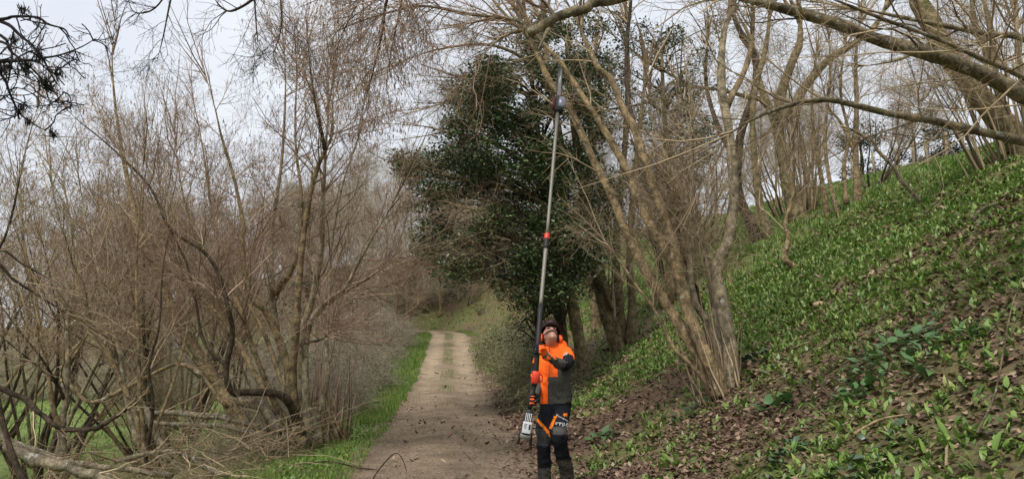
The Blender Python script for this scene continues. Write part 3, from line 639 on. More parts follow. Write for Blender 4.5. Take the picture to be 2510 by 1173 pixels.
WT = [proto_tree('woodland_tree', 9, .8, M['twig_pale'], M['hazel_pale'], spec(10, 8, 5, (.9, 2.8), (.5, 1.5), (.25, .8), up=.05, wob=.14, k=2), 13, .13, .15)[0],
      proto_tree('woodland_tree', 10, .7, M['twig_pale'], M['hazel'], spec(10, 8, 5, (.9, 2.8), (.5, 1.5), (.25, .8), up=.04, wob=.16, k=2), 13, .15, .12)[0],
      proto_tree('woodland_tree', 8, 1.0, M['twig_tan'], M['hazel'], spec(10, 8, 5, (.9, 2.6), (.5, 1.4), (.25, .7), up=.03, wob=.17, k=2), 13, .12, .08)[0]]
gf = 'pale bare trees beyond the bend'
far = [(-7.2, 33, 0, .85), (-9.6, 36, 1, .9), (-6.6, 42, 2, 1.0), (-12.5, 38, 2, 1.0), (-9.2, 45, 0, 1.1), (-16, 36, 1, .85), (-19.5, 40, 0, .8), (-14, 47, 1, 1.0),
       (-24, 40, 2, .85), (-20, 52, 2, 1.0), (-28, 47, 1, .85), (-33, 44, 0, .8), (-26, 58, 0, .95), (-36, 55, 2, .9), (-7.8, 56, 1, .95), (-11.5, 58, 2, .95),
       (-4.2, 58, 0, .85), (-1.0, 57, 2, .8), (-16, 62, 0, 1.0), (-3, 66, 1, .8), (2.2, 60, 0, .75), (-40, 62, 1, .9), (-31, 66, 2, .9), (-21, 70, 1, .95), (-8, 72, 0, .9),
       (-6.9, 49, 1, 1.1), (-9.9, 52.5, 2, 1.15), (-5.6, 62, 2, 1.0), (-12.6, 66, 0, 1.2), (-.5, 64, 1, .9), (-2.2, 61.5, 2, .9), (.8, 54, 2, .75), (-17.5, 56, 0, 1.1), (-10.5, 41, 0, 1.0), (-8.3, 38.5, 2, .85), (-13.5, 43, 0, 1.05), (-23.5, 46, 0, 1.0), (-29, 53, 2, 1.0), (-17.5, 43, 2, 1.0), (-44, 56, 2, 1), (3.5, 55, 2, .75), (-6.2, 70, 0, 1.1), (-11, 31, 2, .8), (-14.5, 31, 2, .8), (-19, 33, 2, .8), (-24, 34, 1, .75)]
for i, (x, y, k, s) in enumerate(far):
    place(WT[k], x, y, rng.uniform(0, 6.28), s, 'pale bare tree in the distant row beyond the pasture' if x < -13 else 'pale bare tree in the far wood around the bend of the track', 'pale bare trees beyond the pasture' if x < -13 else gf)
# ---- bramble mounds
def bramble(name, label, cx, cy, ax, ay, h, n, mat, leaf, nleaf, ls=(.02, .05), cat='bramble', group=None, rot=0, thick=1.0):
    base = np.array([cx, cy, gz1(cx, cy)]); root = thing(name, label, cat, base, group)
    a = rng.uniform(0, 6.28, n); r = np.sqrt(rng.random(n)); ca, sa = math.cos(rot), math.sin(rot)
    ex, ey = np.cos(a)*r*ax, np.sin(a)*r*ay; x = cx+ex*ca-ey*sa; y = cy+ex*sa+ey*ca
    g = gz(x, y); top = h*np.sqrt(np.clip(1-r*r, 0.02, 1))*(.7+.6*fbm(x*1.1, y*1.1, 77))
    bag = Bag(); z0 = g+top*rng.random(n)**.6; L = rng.uniform(.3, .9, n)*thick
    d = norm(np.stack([rng.normal(size=n), rng.normal(size=n), rng.normal(size=n)*.5+.15], -1)); pts = [np.stack([x, y, z0], -1)]
    for k in range(3):
        pts.append(pts[-1]+d*(L/3)[:, None]); d = norm(d+rng.normal(size=(n, 3))*.25+np.array([0, 0, -.22]))
    pts = np.stack(pts, 1); bag.tube(pts, np.linspace(1, .4, 4)[None]*rng.uniform(.002, .0045, n)[:, None]*thick, 3)
    ch = grow(pts, np.full(pts.shape[:2], .003*thick), 2, .1, 1, (30, 80), (.1*thick, .35*thick), 2, .25, 0, abslen=True); bag.tube(*ch, 3)
    tag(link('stems', bag.mesh('stems', [mat], False, base), root), kind='stuff')
    if nleaf:
        lb = Bag(); k = rng.integers(0, len(ch[0]), nleaf); b0 = ch[0][k, rng.integers(0, 2, nleaf)]; L = rng.uniform(*ls, nleaf)
        lb.add(*leaves(b0, rng.uniform(0, 6.28, nleaf), rng.uniform(-1, 1, nleaf), L, L*.7, 1, np.zeros(nleaf), False, prof=np.array([.7, .6]), roll=rng.uniform(-1, 1, nleaf)))
        tag(link('leaves', lb.mesh('leaves', [leaf], False, base), root), kind='stuff')
    return root
bramble('bramble_mound', 'grey leafless bramble mound along the left verge, nearest part', -4.35, 15.5, 1.3, 2.6, 1.5, 3300, M['twig_grey'], M['dead_leaf_bush'], 7000, group='bramble mounds', rot=.08)
bramble('bramble_mound', 'smaller grey bramble mound beyond the first on the left verge', -4.8, 21, 1.4, 3.2, 1.8, 3000, M['twig_grey'], M['dead_leaf_bush'], 6500, (.03, .06), group='bramble mounds', rot=.08)
bramble('bramble_mound', 'far bramble and scrub where the left verge narrows', -5.8, 30, 1.5, 4.5, 1.8, 1800, M['twig_grey'], M['dead_leaf_bush'], 2600, (.04, .08), group='bramble mounds', rot=.08)
bramble('scrub_bush', 'grey green scrub on the bank right of the track', .75, 16.5, .7, 2.4, .95, 1500, M['twig_olive'], M['bank_leaf'], 6500, (.025, .055), 'scrub', 'scrub on the right bank', .08)
bramble('scrub_bush', 'second scrub mass further up the right bank', .35, 22.5, .9, 3.0, 1.3, 1700, M['twig_olive'], M['bank_leaf'], 6000, (.03, .07), 'scrub', 'scrub on the right bank', .08)
bramble('scrub_bush', 'low scrub on the right where the track rises', -.5, 30.5, .8, 3.2, 1.1, 1400, M['twig_olive'], M['bank_leaf'], 4500, (.05, .09), 'scrub', 'scrub on the right bank', .08)
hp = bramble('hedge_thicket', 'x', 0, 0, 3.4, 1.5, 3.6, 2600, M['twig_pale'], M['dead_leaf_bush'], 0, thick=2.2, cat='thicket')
for k, (x, y, s, lb) in enumerate(((-9.5, 30, .8, 'tan leafless thicket closing the pasture behind the near hazels'), (-15.5, 31, .85, 'tan leafless thicket on the far side of the pasture, left of middle'), (-21.5, 32, .85, 'tan leafless thicket on the far side of the pasture by the left edge'), (-27, 35, .9, 'tan leafless thicket at the far left end of the pasture'),
        (-7.6, 37, .8, 'pale thicket beyond the bramble mounds left of the track'), (-8.6, 44, 1.0, 'pale thicket inside the bend of the track'), (-6.4, 55, 1.1, 'pale thicket beyond the bend, left of the far bank'), (-12.5, 52, 1.2, 'pale thicket behind the one inside the bend'), (-1.2, 57, 1.1, 'pale thicket on the crest of the far bank'), (3.6, 52, 1.1, 'pale thicket right of the far bank, behind the holly'), (-4.0, 64, 1.4, 'tall pale thicket at the very back of the far bank'), (2.0, 43, .9, 'tan thicket on the right bank under the holly'))):
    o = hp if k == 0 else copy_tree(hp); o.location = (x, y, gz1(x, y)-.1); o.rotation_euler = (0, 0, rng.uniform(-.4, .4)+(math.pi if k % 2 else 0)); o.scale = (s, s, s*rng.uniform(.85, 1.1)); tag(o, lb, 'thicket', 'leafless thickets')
# ================================================================== RIGHT BANK
# ---- big coppiced hazel behind the worker
rb = hit(1770, 965); d0 = rb[1]
R_ = [line([(1752, 965, d0), (1717, 879, d0+.05), (1646, 764, d0+.15), (1606, 702, d0+.25), (1566, 631, d0+.35), (1535, 569, d0+.45), (1500, 480, d0+.6), (1458, 399, d0+.75), (1414, 302, d0+.9), (1387, 248, d0+1), (1348, 200, d0+1.1), (1317, 133, d0+1.2), (1285, 66, d0+1.3), (1240, -40, d0+1.5)], 15, 7),
      line([(1762, 970, d0-.1), (1757, 928, d0-.1), (1735, 879, d0-.1), (1699, 799, d0-.05), (1673, 711, d0), (1655, 626, d0), (1633, 551, d0+.1), (1615, 493, d0+.1), (1578, 390, d0+.2), (1556, 319, d0+.3), (1525, 262, d0+.4), (1498, 195, d0+.5), (1467, 168, d0+.5), (1445, 124, d0+.6), (1427, 80, d0+.6), (1400, -20, d0+.7)], 19, 6),
      line([(1665, 680, d0+.05), (1642, 626, d0+.1), (1602, 564, d0+.2), (1569, 501, d0+.3), (1538, 421, d0+.4), (1498, 346, d0+.5), (1454, 275, d0+.6), (1427, 235, d0+.7), (1396, 186, d0+.8), (1361, 137, d0+.9), (1325, 98, d0+1), (1270, 20, d0+1.1)], 12, 6),
      line([(1797, 960, d0+.1), (1792, 900, d0+.1), (1790, 857, d0+.1), (1775, 768, d0+.1), (1761, 702, d0+.1), (1757, 666, d0+.1), (1770, 622, d0+.1), (1788, 582, d0+.1), (1795, 524, d0+.1), (1799, 479, d0+.1), (1793, 377, d0+.1), (1782, 288, d0+.15), (1769, 222, d0+.2), (1769, 133, d0+.2), (1778, 66, d0+.25), (1800, 13, d0+.3), (1812, -60, d0+.3)], 19, 9),
      line([(1775, 950, d0+.3), (1762, 870, d0+.3), (1735, 790, d0+.3), (1705, 742, d0+.3), (1692, 660, d0+.3), (1690, 569, d0+.4), (1672, 488, d0+.4), (1640, 400, d0+.5), (1600, 300, d0+.7), (1590, 180, d0+.8)], 12, 3),
      line([(1770, 940, d0+.4), (1740, 830, d0+.45), (1712, 730, d0+.5), (1677, 626, d0+.5), (1664, 577, d0+.5), (1662, 500, d0+.6), (1700, 400, d0+.7), (1690, 250, d0+.8)], 10, 2),
      line([(1770, 930, d0+.3), (1757, 800, d0+.4), (1735, 660, d0+.5), (1715, 540, d0+.6), (1700, 480, d0+.6), (1690, 330, d0+.7), (1665, 200, d0+.8)], 8, 3),
      line([(1560, 330, d0+.3), (1540, 240, d0+.5), (1535, 130, d0+.7), (1545, 20, d0+.8), (1550, -60, d0+.8)], 7, 4),
      line([(1745, 955, d0-.1), (1690, 890, d0-.1), (1650, 850, d0-.1), (1605, 760, d0), (1560, 700, d0), (1505, 620, d0+.1), (1470, 575, d0+.2)], 6, 2.5),
      line([(1780, 260, d0+.2), (1830, 160, d0+.4), (1845, 60, d0+.5), (1840, -40, d0+.6)], 9, 5)]
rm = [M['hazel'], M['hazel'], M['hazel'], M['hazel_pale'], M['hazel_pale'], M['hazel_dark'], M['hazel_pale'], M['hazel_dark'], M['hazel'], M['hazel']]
bare = suckers(rb+np.array([-.05, 0, 0]), 30, 1.1, .35, (-.35, 0, 0), .010, .26, wob=.1)+suckers(rb+np.array([.1, .1, 0]), 14, 1.5, .4, (-.08, 0, 0), .008, .2, wob=.12)
build('coppiced_hazel', 'leaning multi stemmed coppiced hazel on the bank beside the worker', 'hazel', rb, R_, rm,
      spec(9, 8, 5, (.6, 2.2), (.3, .9), (.12, .4), up=.01, wob=.17, t0=.5, toward=(-.5, -.1, 0)), M['twig_tan'], cat_n=500, ext=suckers(rb+np.array([.05, .3, 0]), 12, 3.2, .2, (-.2, .2, 0), .009, .3), bare=bare)
# ---- trunks just beyond the worker
def trunk(name, label, base_uv, pts_px, rs, extra=(), mat='beech', sp=None, tm='twig_tan', cat='tree', group=None, up_names=None):
    b = hit(*base_uv); d = b[1]
    ls = [line([(u, v, d+dd) for u, v, dd in pts_px], *rs)]
    for pts, r in extra: ls.append(line([(u, v, d+dd) for u, v, dd in pts], *r))
    return build(name, label, cat, b, ls, M[mat] if isinstance(mat, str) else mat, sp or spec(14, 7, 4, (.7, 2.0), (.4, 1), (.2, .5), up=.02, wob=.16, t0=.45), M[tm], group, stem_name=['trunk']+['limb']*(len(ls)-1), sides=10)
trunk('tree', 'smooth olive trunk right behind the worker', (1436, 930), [(1440, 945, 0), (1433, 915, 0), (1424, 857, 0), (1407, 768, 0), (1393, 702, 0), (1380, 648, 0), (1375, 560, .1), (1385, 450, .2), (1365, 300, .3), (1340, 150, .4), (1330, -30, .5)], (18, 9),
      [([(1378, 600, 0), (1420, 500, .3), (1450, 380, .6), (1440, 250, .8), (1460, 100, 1)], (10, 4)), ([(1372, 420, .2), (1310, 330, 0), (1240, 270, -.2), (1150, 240, -.4), (1060, 260, -.6)], (7, 2)), ([(1376, 540, .1), (1300, 480, -.3), (1200, 450, -.6), (1090, 430, -.8), (1020, 410, -.9)], (7, 2)), ([(1380, 620, 0), (1300, 590, -.5), (1200, 570, -.8), (1110, 590, -1), (1050, 620, -1)], (6, 2)), ([(1350, 230, .3), (1290, 150, 0), (1200, 110, -.3), (1080, 120, -.5), (980, 150, -.6)], (6, 2)), ([(1372, 480, .2), (1290, 400, -.4), (1180, 340, -.8), (1080, 320, -1)], (6, 2)), ([(1360, 280, .3), (1300, 240, -.5), (1220, 200, -1), (1130, 190, -1.3)], (5, 2)), ([(1374, 500, .1), (1310, 520, -.8), (1240, 510, -1.3), (1140, 520, -1.6)], (5, 2)), ([(1378, 640, 0), (1320, 640, -.8), (1240, 660, -1.2), (1180, 640, -1.4)], (5, 1.5)), ([(1345, 200, .3), (1300, 90, -.4), (1230, 50, -.8), (1130, 60, -1)], (5, 2))], sp=spec(17, 9, 5, (.5, 1.9), (.3, .9), (.15, .45), up=-.02, wob=.2, t0=.22))
trunk('tree', 'leaning trunk, thickest of the group behind the worker', (1518, 862), [(1522, 872, 0), (1509, 835, 0), (1482, 755, 0), (1464, 680, 0), (1451, 613, 0), (1440, 520, .1), (1420, 400, .2), (1400, 250, .3), (1390, 80, .4)], (20, 8), [([(1525, 865, -.1), (1512, 800, -.1), (1505, 770, -.1)], (9, 7))], group='trunks behind the worker')
trunk('tree', 'dark upright trunk at the right of the group behind the worker', (1533, 848), [(1535, 858, 0), (1522, 790, 0), (1513, 702, 0), (1510, 640, 0), (1515, 520, .1), (1530, 380, .2), (1540, 200, .3), (1535, 0, .3)], (14, 7), group='trunks behind the worker')
trunk('tree', 'slim straight trunk touching the dark one behind the worker', (1547, 842), [(1546, 850, 0), (1548, 780, 0), (1549, 728, 0), (1543, 640, 0), (1550, 500, .1), (1570, 300, .2), (1590, 100, .3)], (12, 6), group='trunks behind the worker')
trunk('tree', 'narrow trunk half hidden at the left of the group behind the worker', (1462, 812), [(1464, 820, 0), (1455, 740, 0), (1446, 680, 0), (1442, 580, 0), (1450, 430, .1), (1470, 250, .1)], (12, 6), group='trunks behind the worker')
# ---- trees on the slope
gs = 'trees on the green slope'
trunk('tree', 'dark trunk leaning left, nearest on the green slope', (1858, 592), [(1860, 600, 0), (1854, 582, 0), (1837, 538, 0), (1819, 502, 0), (1806, 440, 0), (1815, 330, 0), (1850, 220, .1), (1851, 141, .2), (1821, 90, .2), (1796, 30, .3), (1780, -60, .4)], (16, 7), [([(1808, 400, 0), (1760, 310, .2), (1730, 200, .4), (1735, 90, .5)], (8, 4))], mat='hazel_dark', group=gs)
trunk('tree', 'thin trunk next to the dark leaning one on the slope', (1887, 585), [(1888, 592, 0), (1872, 533, 0), (1863, 498, 0), (1850, 400, 0), (1846, 250, 0), (1880, 100, .2), (1890, -30, .2)], (11, 6), group=gs)
trunk('tree', 'wide branching tree with the big arching limb on the slope', (1957, 535), [(1960, 545, 0), (1948, 510, 0), (1932, 453, 0), (1921, 392, 0), (1906, 302, 0), (1916, 226, 0), (1942, 151, 0), (1962, 90, .1), (1952, -40, .2)], (20, 9),
      [([(1905, 310, 0), (1940, 265, -.2), (1982, 201, -.4), (2032, 146, -.6), (2087, 111, -.8), (2148, 60, -1), (2190, -30, -1.2)], (13, 7)),
       ([(1912, 330, 0), (1876, 241, .2), (1856, 180, .4), (1841, 100, .5), (1800, 20, .6)], (10, 4)),
       ([(1908, 290, 0), (1866, 246, -.8), (1836, 239, -1.2), (1771, 221, -1.9), (1733, 217, -2.4), (1685, 206, -2.8), (1627, 173, -3.3), (1578, 146, -3.8), (1529, 106, -4.2), (1470, 60, -4.6)], (7, 2)),
       ([(1700, 210, -2.7), (1640, 236, -3.2), (1560, 258, -3.8), (1472, 271, -4.4), (1392, 282, -5), (1330, 277, -5.4)], (4, 1.5))], sp=spec(14, 8, 5, (.7, 2.2), (.4, 1.1), (.2, .5), up=.0, wob=.18, t0=.25), group=gs)
b = hit(1974, 520)
build('coppiced_hazel', 'sheaf of straight slim rods beside the arching tree on the slope', 'hazel', b, suckers(b, 18, 5.2, .22, (0, 0, 0), .035, .4), M['hazel'], spec(6, 5, 3, (.6, 1.8), (.3, .9), (.15, .4), up=.05, wob=.13, t0=.45), M['twig_tan'], gs, bare=suckers(b, 40, 2.0, .25, (0, 0, 0), .014, .45))
trunk('sapling', 'slim pole sapling, left of a pair on the slope', (2030, 535), [(2030, 540, 0), (2020, 470, 0), (2012, 428, 0), (1998, 350, 0), (1990, 230, 0), (2005, 100, 0)], (7, 3), group=gs, mat='hazel')
trunk('sapling', 'slim pole sapling, right of a pair on the slope', (2056, 526), [(2056, 530, 0), (2040, 470, 0), (2030, 420, 0), (2022, 330, 0), (2035, 180, 0), (2030, 60, 0)], (6, 3), group=gs, mat='hazel')
trunk('sapling', 'forked young tree in the middle of the slope', (2103, 500), [(2104, 508, 0), (2099, 420, 0), (2097, 352, 0), (2100, 250, 0), (2097, 151, 0), (2110, 20, 0)], (9, 4), [([(2075, 500, 0), (2068, 410, 0), (2080, 330, 0), (2060, 220, 0), (2075, 80, 0)], (6, 3)), ([(2098, 380, 0), (2060, 300, 0), (2030, 260, 0), (2010, 180, 0)], (4, 2))], group=gs, mat='hazel')
trunk('sapling', 'small crooked sapling with a bent foot on the slope', (1950, 655), [(1955, 660, 0), (1935, 645, 0), (1922, 630, 0), (1933, 583, 0), (1925, 545, 0), (1945, 470, 0), (1925, 400, .1), (1950, 310, .2)], (9, 3), group=gs, mat='hazel')
log('pale bent pole arching down onto the green slope', [(2262, 506, hit(2256, 502)[1]), (2218, 448, hit(2256, 502)[1]-.1), (2163, 382, hit(2256, 502)[1]-.2), (2128, 337, hit(2256, 502)[1]-.3), (2062, 309, hit(2256, 502)[1]-.5)], 6, 3, M['hazel_pale'], name='bent_pole', tw=8)
# ---- big tree at the right edge: trunk, fan of shoots
b = hit(2452, 400); d = b[1]
RT = [line([(2545, 440, d), (2510, 372, d), (2495, 342, d), (2440, 282, d), (2389, 221, d+.1), (2334, 151, d+.2), (2284, 60, d+.3), (2238, -20, d+.4), (2200, -120, d+.5)], 34, 22),
      line([(2520, 380, d), (2480, 300, d+.2), (2440, 200, d+.4), (2430, 80, d+.5), (2400, -40, d+.6)], 12, 6), line([(2400, 240, d+.1), (2420, 140, d+.3), (2385, 40, d+.4), (2390, -60, d+.5)], 10, 6),
      line([(2530, 420, d), (2540, 300, d+.3), (2500, 180, d+.5), (2490, 40, d+.6)], 11, 6), line([(2300, 95, d+.3), (2240, 130, d), (2190, 150, d-.3), (2100, 165, d-.7)], 6, 2)]
sh = suckers(b+np.array([.1, .1, 0]), 34, 2.6, .35, (-.35, 0, 0), .020, .55)
build('tree', 'stout olive trunk leaning left at the right edge, shoots round its foot', 'tree', b, RT, M['beech'], spec(8, 6, 4, (.8, 2.4), (.4, 1.2), (.2, .5), up=.0, wob=.18, t0=.3), M['twig_tan'], None, stem_name=['trunk']+['limb']*4, sides=12, ext=sh[:14], bare=sh[14:])
# ---- overhanging limbs from a tree standing out of frame to the right
tr = np.array([5.9, 6.3, gz1(5.9, 6.3)])
def wl(pts): return np.array(pts)
L1, r1 = line([(1800, -20, 5.6), (1821, -2, 5.6), (1896, 15, 5.6), (1972, 35, 5.7), (2072, 65, 5.7), (2148, 96, 5.8), (2274, 131, 5.8), (2374, 166, 5.9), (2450, 201, 6), (2510, 236, 6), (2620, 300, 6.1), (2780, 420, 6.2), (2900, 560, 6.3), (2940, 720, 6.3)], 10, 26, 40)
L2, r2 = line([(1766, 347, 6.3), (1796, 322, 6.3), (1856, 287, 6.3), (1891, 272, 6.3), (1962, 251, 6.3), (2022, 244, 6.3), (2082, 254, 6.3), (2173, 277, 6.3), (2289, 297, 6.3), (2399, 322, 6.3), (2510, 347, 6.3), (2640, 390, 6.3), (2800, 450, 6.25)], 2.5, 13, 36)
L3, r3 = line([(1980, -30, 5.2), (2047, 0, 5.2), (2173, 50, 5.3), (2299, 96, 5.4), (2399, 141, 5.5), (2510, 191, 5.7), (2640, 280, 5.9), (2760, 405, 6.15)], 3, 8, 30)
L4, r4 = line([(2100, 20, 6.5), (2173, 35, 6.5), (2324, 65, 6.5), (2424, 85, 6.5), (2510, 96, 6.5), (2650, 200, 6.4), (2760, 405, 6.25)], 3, 12, 26)
L5, r5 = line([(2140, 120, 6), (2040, 130, 6.2), (1960, 170, 6.3), (1900, 190, 6.4)], 4, 1.5)
LS = [(W[::-1], R[::-1]) for W, R in ((L1, r1), (L2, r2), (L3, r3), (L4, r4))]
base = LS[0][0][0].copy(); gl_ = gz1(base[0], base[1])
LS.append((np.array([[base[0]+.1, base[1], gl_-.1], [base[0]+.05, base[1], (gl_+base[2])/2], base, base+np.array([-.1, 0, .5])]), np.array([.2, .16, .13, .11])))
build('overhanging_tree', 'thick lichened limb and thinner boughs reaching in from the upper right', 'tree', np.array([base[0]+.1, base[1], gl_]), LS, M['limb'],
      spec(13, 7, 5, (.5, 2.0), (.3, .9), (.12, .4), up=.02, wob=.18, t0=.25), M['twig_tan'], None, stem_name=['limb', 'limb', 'limb', 'limb', 'trunk'], sides=12)
# ---- sawn bough above the worker, from a crown overhead
S1, q1 = line([(1292, 82, 7.6), (1325, 66, 7.6), (1361, 44, 7.6), (1396, 31, 7.6), (1436, 22, 7.5), (1458, 4, 7.5), (1520, -6, 7.5), (1640, -60, 7.4), (1800, -190, 7.2), (1950, -420, 7)], 11, 16, 30)
S2, q2 = line([(1343, 72, 7.6), (1330, 100, 7.5), (1317, 124, 7.4)], 5, 2)
S3, q3 = line([(1290, 74, 7.7), (1268, 50, 7.8), (1152, 35, 8), (1041, 15, 8.2), (956, 30, 8.4), (840, 70, 8.5), (760, 120, 8.6)], 6, 1.5)
S4, q4 = line([(1273, 75, 7.8), (1222, 96, 7.9), (1162, 161, 8), (1122, 221, 8.1)], 4, 1.5)
S5, q5 = line([(1361, 44, 7.6), (1340, 10, 7.7), (1300, -30, 7.8)], 6, 3)
o = S1[0].copy(); root = thing('sawn_bough', 'lichened bough with a sawn end above the worker', 'branch', o)
link('bough', stem_mesh(S1, q1, o, M['limb'], 12, .08, 0, False), root)
V, q = tubes(np.array([[S1[0]-(S1[1]-S1[0])*.06, S1[0]-(S1[1]-S1[0])*.055]]), np.array([[.0, q1[0]*.93]]), 12); link('cut_end', mesh_np('cut_end', V-o, q, False, [M['cut']]), root)
for W, R in ((S2, q2), (S3, q3), (S4, q4), (S5, q5)): link('side_branch', stem_mesh(W, R, o, M['limb'], 7), root)
tb = Bag(); twigs([tb], *as_batch([(S3, q3), (S4, q4), (S5, q5), (S3, q3)]), spec(22, 7, 4, (.4, 1.5), (.25, .7), (.1, .3), up=-.03, wob=.2, t0=.1))
cbg = Bag(); tag(link('twigs', tb.mesh('twigs', [M['twig_red']], False, o), root), kind='stuff')
# ---- boughs hanging in from above, top left of centre
def hang(label, traces, tm, sp, catn, name='hanging_bough', mat='hazel_dark'):
    ls = [line(t, r0, r1) for t, r0, r1 in traces]; o = ls[0][0][0].copy(); root = thing(name, label, 'branch', o, 'boughs hanging in at the top')
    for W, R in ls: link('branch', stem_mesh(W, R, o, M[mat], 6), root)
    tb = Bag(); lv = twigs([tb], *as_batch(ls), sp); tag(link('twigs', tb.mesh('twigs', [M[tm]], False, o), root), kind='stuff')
    if catn:
        c = Bag(); catkins(c, lv[-1][0], catn, (.025, .055)); tag(link('catkins', c.mesh('catkins', [M['catkin']], False, o), root), kind='stuff')
    return root
sph = spec(26, 8, 5, (.3, 1.3), (.2, .6), (.1, .3), up=-.06, wob=.17, t0=.1, droop=.05)
hang('drooping catkin bough hanging between the hazels and the holly', [([(1010, -160, 8), (951, -10, 8), (936, 85, 8), (905, 211, 8), (880, 300, 8)], 6, 1), ([(1000, -120, 8.1), (900, -20, 8.2), (850, 60, 8.3), (800, 190, 8.4)], 4, 1), ([(1000, -130, 8), (985, 0, 7.9), (960, 120, 7.8), (940, 260, 7.8)], 4, 1)], 'twig_red', sph, 3000)
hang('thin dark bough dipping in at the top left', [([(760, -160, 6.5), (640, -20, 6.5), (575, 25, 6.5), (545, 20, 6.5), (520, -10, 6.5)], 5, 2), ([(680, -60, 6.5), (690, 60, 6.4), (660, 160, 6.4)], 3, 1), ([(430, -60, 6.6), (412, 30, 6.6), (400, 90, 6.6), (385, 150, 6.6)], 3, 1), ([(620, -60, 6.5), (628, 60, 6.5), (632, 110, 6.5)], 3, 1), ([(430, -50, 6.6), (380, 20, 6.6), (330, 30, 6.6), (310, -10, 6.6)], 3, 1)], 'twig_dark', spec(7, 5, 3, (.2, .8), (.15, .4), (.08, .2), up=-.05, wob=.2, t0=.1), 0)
# ---- dark thorny branches close to the camera, top left
hw = [([(-160, 60, 3), (0, 48, 3), (33, 41, 3), (91, 43, 3), (119, 60, 3), (158, 72, 3), (172, 95, 3), (196, 115, 3)], 5, 1.5), ([(-160, 20, 3.1), (0, 52, 3.1), (48, 86, 3.1), (95, 129, 3.1), (130, 190, 3.1), (160, 230, 3.1)], 6, 1.5),
      ([(95, 143, 3.1), (143, 136, 3.1), (200, 115, 3.1), (239, 91, 3.1)], 3, 1.2), ([(-160, 150, 2.9), (0, 150, 2.9), (76, 148, 2.9), (105, 160, 2.9)], 8, 2), ([(-160, 20, 3), (0, 86, 3), (24, 124, 3), (62, 153, 3), (110, 200, 3), (160, 260, 3)], 5, 1.2),
      ([(-100, 100, 3), (0, 180, 3), (24, 229, 3), (48, 277, 3), (86, 306, 3), (129, 330, 3)], 4, 1.5), ([(-100, 260, 3), (0, 235, 3), (70, 232, 3), (120, 210, 3)], 2.5, 1), ([(-80, 90, 2.9), (20, 110, 2.9), (25, 170, 2.9), (10, 240, 2.9)], 4, 1.5)]
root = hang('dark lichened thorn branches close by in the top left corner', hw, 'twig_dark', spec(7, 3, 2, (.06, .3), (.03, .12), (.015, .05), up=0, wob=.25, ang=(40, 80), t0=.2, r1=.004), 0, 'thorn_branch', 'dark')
o = np.array(root.location)
for (u, v, s) in ((143, 181, .035), (115, 210, .045), (62, 162, .045), (57, 24, .03), (129, 330, .035), (10, 167, .05), (48, 272, .035), (95, 140, .03), (30, 100, .03), (70, 300, .025)):
    n = 70; c = P(u, v, 3.0); L = rng.uniform(.4, 1, n)*s
    bg_ = Bag(); bg_.add(*leaves(c+rng.normal(size=(n, 3))*s*.25-o, rng.uniform(0, 6.28, n), rng.uniform(-1.4, 1.4, n), L, L*.22, 1, np.zeros(n), False, prof=np.array([1, .4]))); link('lichen_tuft', bg_.mesh('lichen_tuft', [M['lichen']]), root)['kind'] = 'stuff'
# ---- hollies: trunk, boughs out to each clump, leaves in the clumps
def holly(label, base, axis_top, clumps, nl, lsize=(.045, .075), mat='holly', name='holly_tree', cat='holly', spread=1.0):
    """clumps: list of (point, radius)"""
    root = thing(name, label, cat, base, 'evergreens on the bank'); base = np.asarray(base)
    ax = spline(np.array([base, base+(axis_top-base)*.35+np.array([.1, 0, 0]), base+(axis_top-base)*.7, axis_top]), 14); link('trunk', stem_mesh(ax, np.linspace(.13, .02, 14), base, M['beech'], 8), root)
    br = Bag(); lf = Bag()
    for c, r in clumps:
        h = np.clip((c[2]-base[2])/(axis_top[2]-base[2])-.05, .1, .97); a = ax[int(h*13)]
        mid = (a+c)/2+np.array([0, 0, .25])+rng.normal(size=3)*.15; pts = spline(np.array([a, mid, c]), 8); br.tube(pts[None], np.linspace(.022, .006, 8)[None], 4)
        n = int(nl*(r/.4)**2); v = norm(rng.normal(size=(n, 3)))*(rng.random(n)**.45)[:, None]*r*np.array([1.15*spread, 1.15, .8])
        p = c+v; k = rng.integers(0, n, n//12); st_ = np.stack([np.tile(c, (len(k), 1))+v[k]*.2, c+v[k]*.65+rng.normal(size=(len(k), 3))*.03, p[k]], 1); br.tube(st_, np.tile([.005, .0035, .002], (len(k), 1)), 3)
        L = rng.uniform(*lsize, n); lf.add(*leaves(p, rng.uniform(0, 6.28, n), rng.uniform(-.8, .7, n), L, L*rng.uniform(.45, .62, n), 2, rng.uniform(-.3, .6, n), False, prof=np.array([.2, 1, .1]), roll=rng.uniform(-.9, .9, n)))
    tag(link('boughs', br.mesh('boughs', [M['hazel_dark']], False, base), root), kind='stuff'); tag(link('leaves', lf.mesh('leaves', [M[mat]], False, base), root), kind='stuff')
    return root
def inpoly(u, v, poly):
    c = False; j = len(poly)-1
    for i in range(len(poly)):
        (xi, yi), (xj, yj) = poly[i], poly[j]
        if (yi > v) != (yj > v) and u < (xj-xi)*(v-yi)/(yj-yi)+xi: c = not c
        j = i
    return c
poly = [(1000, 390), (1040, 370), (1075, 290), (1145, 170), (1200, 100), (1320, 50), (1450, 70), (1480, 250), (1500, 480), (1480, 660), (1420, 720), (1330, 770), (1250, 740), (1215, 650), (1150, 670), (1110, 690), (1060, 650), (1050, 590), (1065, 530), (1030, 460)]
cl_ = []
while len(cl_) < 210:
    u, v = random.uniform(950, 1500), random.uniform(50, 780)
    if inpoly(u, v, poly) and vnoise(np.array(u/70), np.array(v/70), 5) > .16:
        e = max(0, 1-((u-1260)/300)**2); cl_.append((P(u, v, 15.8+random.uniform(-1, 1)*2.3*math.sqrt(e)), random.uniform(.28, .5)))
